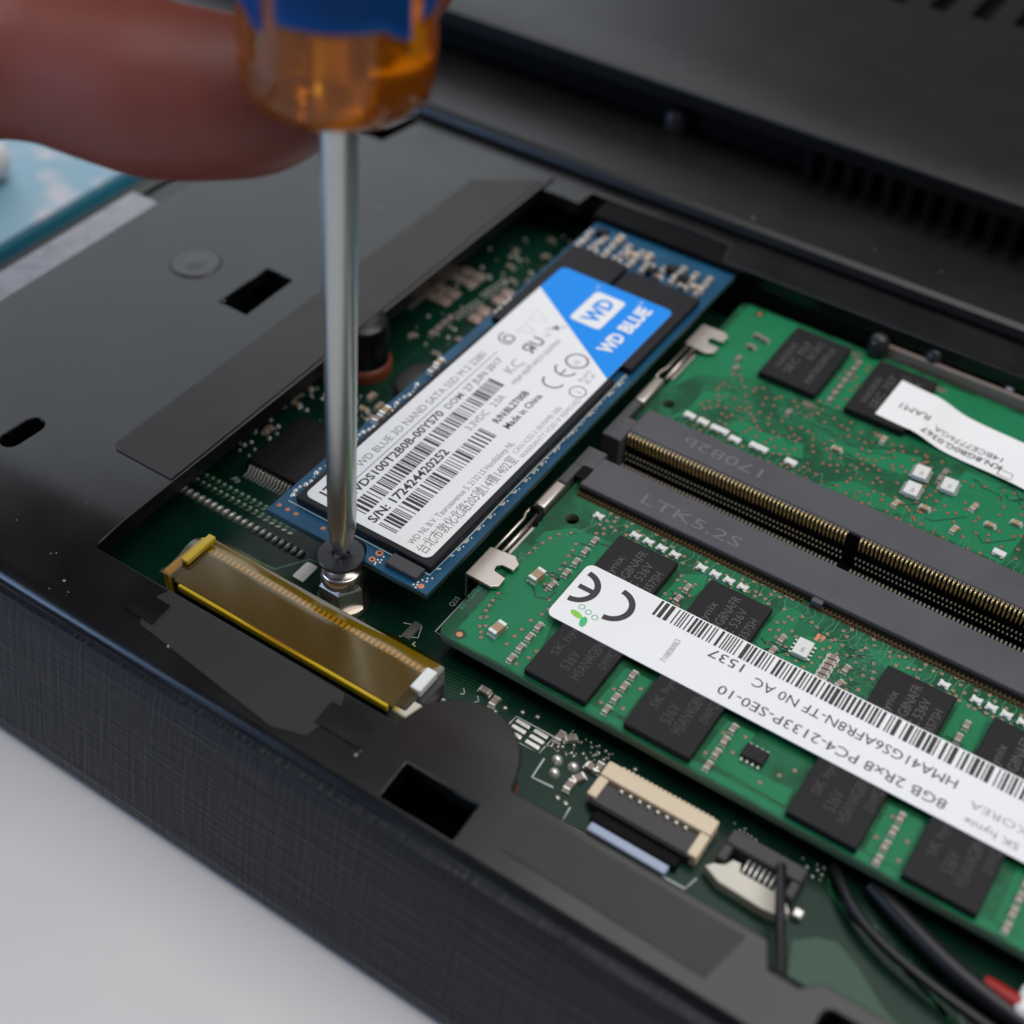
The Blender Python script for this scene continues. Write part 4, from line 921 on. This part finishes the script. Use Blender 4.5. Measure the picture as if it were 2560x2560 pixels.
# blue painted lands with rounded lower ends, one between each two flutes
def land(k):
    b = B(); na, nz = 18, 26; g = []
    for i in range(na + 1):
        u = -1 + 2 * i / na; th = R(90 * k - 46.6) + u * R(40.5); row = []
        zl = HB + 8.2 - 2.0 * max(0, (u - .55) / .45) ** .8 - .3 * abs(u) ** 6
        for j in range(nz + 1):
            z = zl + (HB + 60 - zl) * j / nz; rr = 7.98 + .22 * (1 - abs(u) ** 4) + .15 * min(1, (z - HB) / 40)
            if j == 0: rr = 7.75
            row.append(b.bm.verts.new((rr * math.cos(th), rr * math.sin(th), z)))
        g.append(row)
    for i in range(na):
        for j in range(nz): f = b.bm.faces.new((g[i][j], g[i + 1][j], g[i + 1][j + 1], g[i][j + 1])); f.smooth = True
    bmesh.ops.solidify(b.bm, geom=b.bm.faces[:], thickness=-.35)
    return lean(b).obj('sleeve_panel', 'blue_sleeve', sd)
for k in range(4): land(k)

# ------------------------------------------------------------------ the hand that holds it
def chain_mesh(chains):
    """each chain: list of (x, y, z, r) in mm -> one fused mesh"""
    t = bmesh.new()
    for ch in chains:
        P = [Vector(c[:3]) for c in ch]; rs = [c[3] for c in ch]
        # smooth the polyline
        pts, rad = [], []
        for i in range(len(P) - 1):
            p0, p1, p2, p3 = P[max(i - 1, 0)], P[i], P[i + 1], P[min(i + 2, len(P) - 1)]
            for q in range(5):
                u = q / 5
                pts.append(.5 * ((2 * p1) + (p2 - p0) * u + (2 * p0 - 5 * p1 + 4 * p2 - p3) * u * u + (3 * p1 - p0 - 3 * p2 + p3) * u ** 3)); rad.append(rs[i] + (rs[i + 1] - rs[i]) * u)
        pts.append(P[-1]); rad.append(rs[-1])
        for p, r in zip(pts, rad):
            q = bmesh.ops.create_icosphere(t, subdivisions=2, radius=r); bmesh.ops.translate(t, verts=q['verts'], vec=p)
        for a, c, ra, rb in zip(pts, pts[1:], rad, rad[1:]):
            d = c - a
            if d.length < 1e-4: continue
            q = bmesh.ops.create_cone(t, cap_ends=True, segments=16, radius1=ra, radius2=rb, depth=d.length)
            bmesh.ops.transform(t, verts=q['verts'], matrix=Matrix.Translation((a + c) / 2) @ d.to_track_quat('Z', 'Y').to_matrix().to_4x4())
    me = bpy.data.meshes.new('h'); t.to_mesh(me); t.free()
    o = bpy.data.objects.new('h', me); C.objects.link(o)
    rm = o.modifiers.new('r', 'REMESH'); rm.mode = 'VOXEL'; rm.voxel_size = .9; rm.use_smooth_shade = True
    sm = o.modifiers.new('s', 'SMOOTH'); sm.factor = .5; sm.iterations = 8
    dg = bpy.context.evaluated_depsgraph_get(); out = bpy.data.meshes.new_from_object(o.evaluated_get(dg)); bpy.data.objects.remove(o); return out
FINGERS = [((-170.3, -42.0, 81.6, 30), (-125.3, -32.7, 70.1, 25), (-85.5, -24.2, 62.1, 20)),
  ((-85.5, -24.2, 62.1, 20), (-67.9, -20.3, 56.1, 17), (-54.2, -17.4, 51.4, 14), (-51.8, -5.0, 60.8, 13), (-53.5, 2.2, 70.6, 12)),
  ((-47.7, -24.4, 44.8, 11), (-35.1, -14.2, 47.0, 8.6), (-25.6, -6.2, 48.8, 8.2), (-18.6, -2.3, 48.4, 7.5), (-8.7, 0.9, 47.4, 8.1), (-1.1, 4.2, 47.6, 7.2), (1.5, 6.0, 47.7, 6.3)),
  ((-49.8, -21.5, 48.4, 11), (-44.5, -4.1, 60.5, 8.6), (-34.4, 6.6, 64.3, 7.6), (-19.1, 13.6, 63.7, 7.2), (-9.1, 17.8, 63.4, 6.4), (-6.1, 22.9, 62.0, 5.4)),
  ((-51.3, -19.4, 51.0, 11), (-47.9, 1.0, 69.6, 8.4), (-34.6, 11.7, 74.5, 7.4), (-17.4, 15.7, 74.5, 7), (-10.5, 23.8, 72.2, 6.2), (-6.4, 27.6, 71.8, 5.2)),
  ((-52.2, -16.3, 57.0, 11), (-45.5, 6.7, 78.8, 7.4), (-29.7, 15.2, 83.5, 6.6), (-15.6, 17.5, 83.6, 6), (-10.7, 25.3, 82.1, 5.2), (-7.3, 27.3, 82.0, 4.6)),
  ((-63.8, -0.3, 56.9, 12), (-51.8, 21.4, 63.4, 9.5), (-26.3, 32.6, 62.5, 8), (-9.8, 28.3, 58.6, 7.2), (4.7, 19.5, 56.3, 6.0), (5.5, 18.7, 55.8, 4.8))]
me = chain_mesh(FINGERS)
for p in me.polygons: p.use_smooth = True
b = B(); b.mesh_in(me)
for f in b.bm.faces: f.smooth = True
hand = b.obj('person', 'skin', origin=(-20, 20, 80), normals=False); tag(hand, 'brown fingers wrapped round the amber and blue screwdriver handle', 'hand')

# ------------------------------------------------------------------ beside the laptop
bk = thing('book', 'pale blue book with white clouds and a teal edge beside the laptop', 'book', (-150, 0, -22))
b = B(); b.box(-250, -75.6, -130, 77.2, -10.6, -10.0, 'book_cover'); b.obj('cover', None, bk)
b = B(); b.box(-250, -75.3, -130.3, 77.4, -13.2, -10.61, bev=.25); b.box(-250, -75.3, -130.3, 77.4, -22, -20.6, bev=.2); b.obj('cover_board', 'book_teal', bk)
b = B(); b.box(-249, -79, -127, 75, -20.6, -13.2); b.obj('pages', 'paper_edge', bk)
cs = thing('case', 'small white rounded plastic case lying on the pale blue book', 'case', (-104, 30, -10))
b = B(); b.box(-121, -86.5, 12, 41.5, -10, -3, bev=3.4, seg=6)
for f in b.bm.faces: f.smooth = True
b.obj('shell', 'white_plastic', cs)

# ------------------------------------------------------------------ dust on the plastic
rnd = random.Random(40); b = B()
for i in range(80):
    if i < 40: x, y = rnd.uniform(-50, -12), rnd.uniform(-22, 60)
    elif i < 62: x, y = rnd.uniform(-14, 31), rnd.uniform(-22, -16)
    else: x, y = rnd.uniform(-20, 80), rnd.uniform(80, 92)
    z = (1.0 - drop(y) if y < 78 else 3.0) + .03; r_ = rnd.uniform(.03, .09) if rnd.random() > .06 else .17
    b.dome(x, y, z, r_, r_ * .8, 6)
stuff(b.obj('dust', 'print_faint', lap))
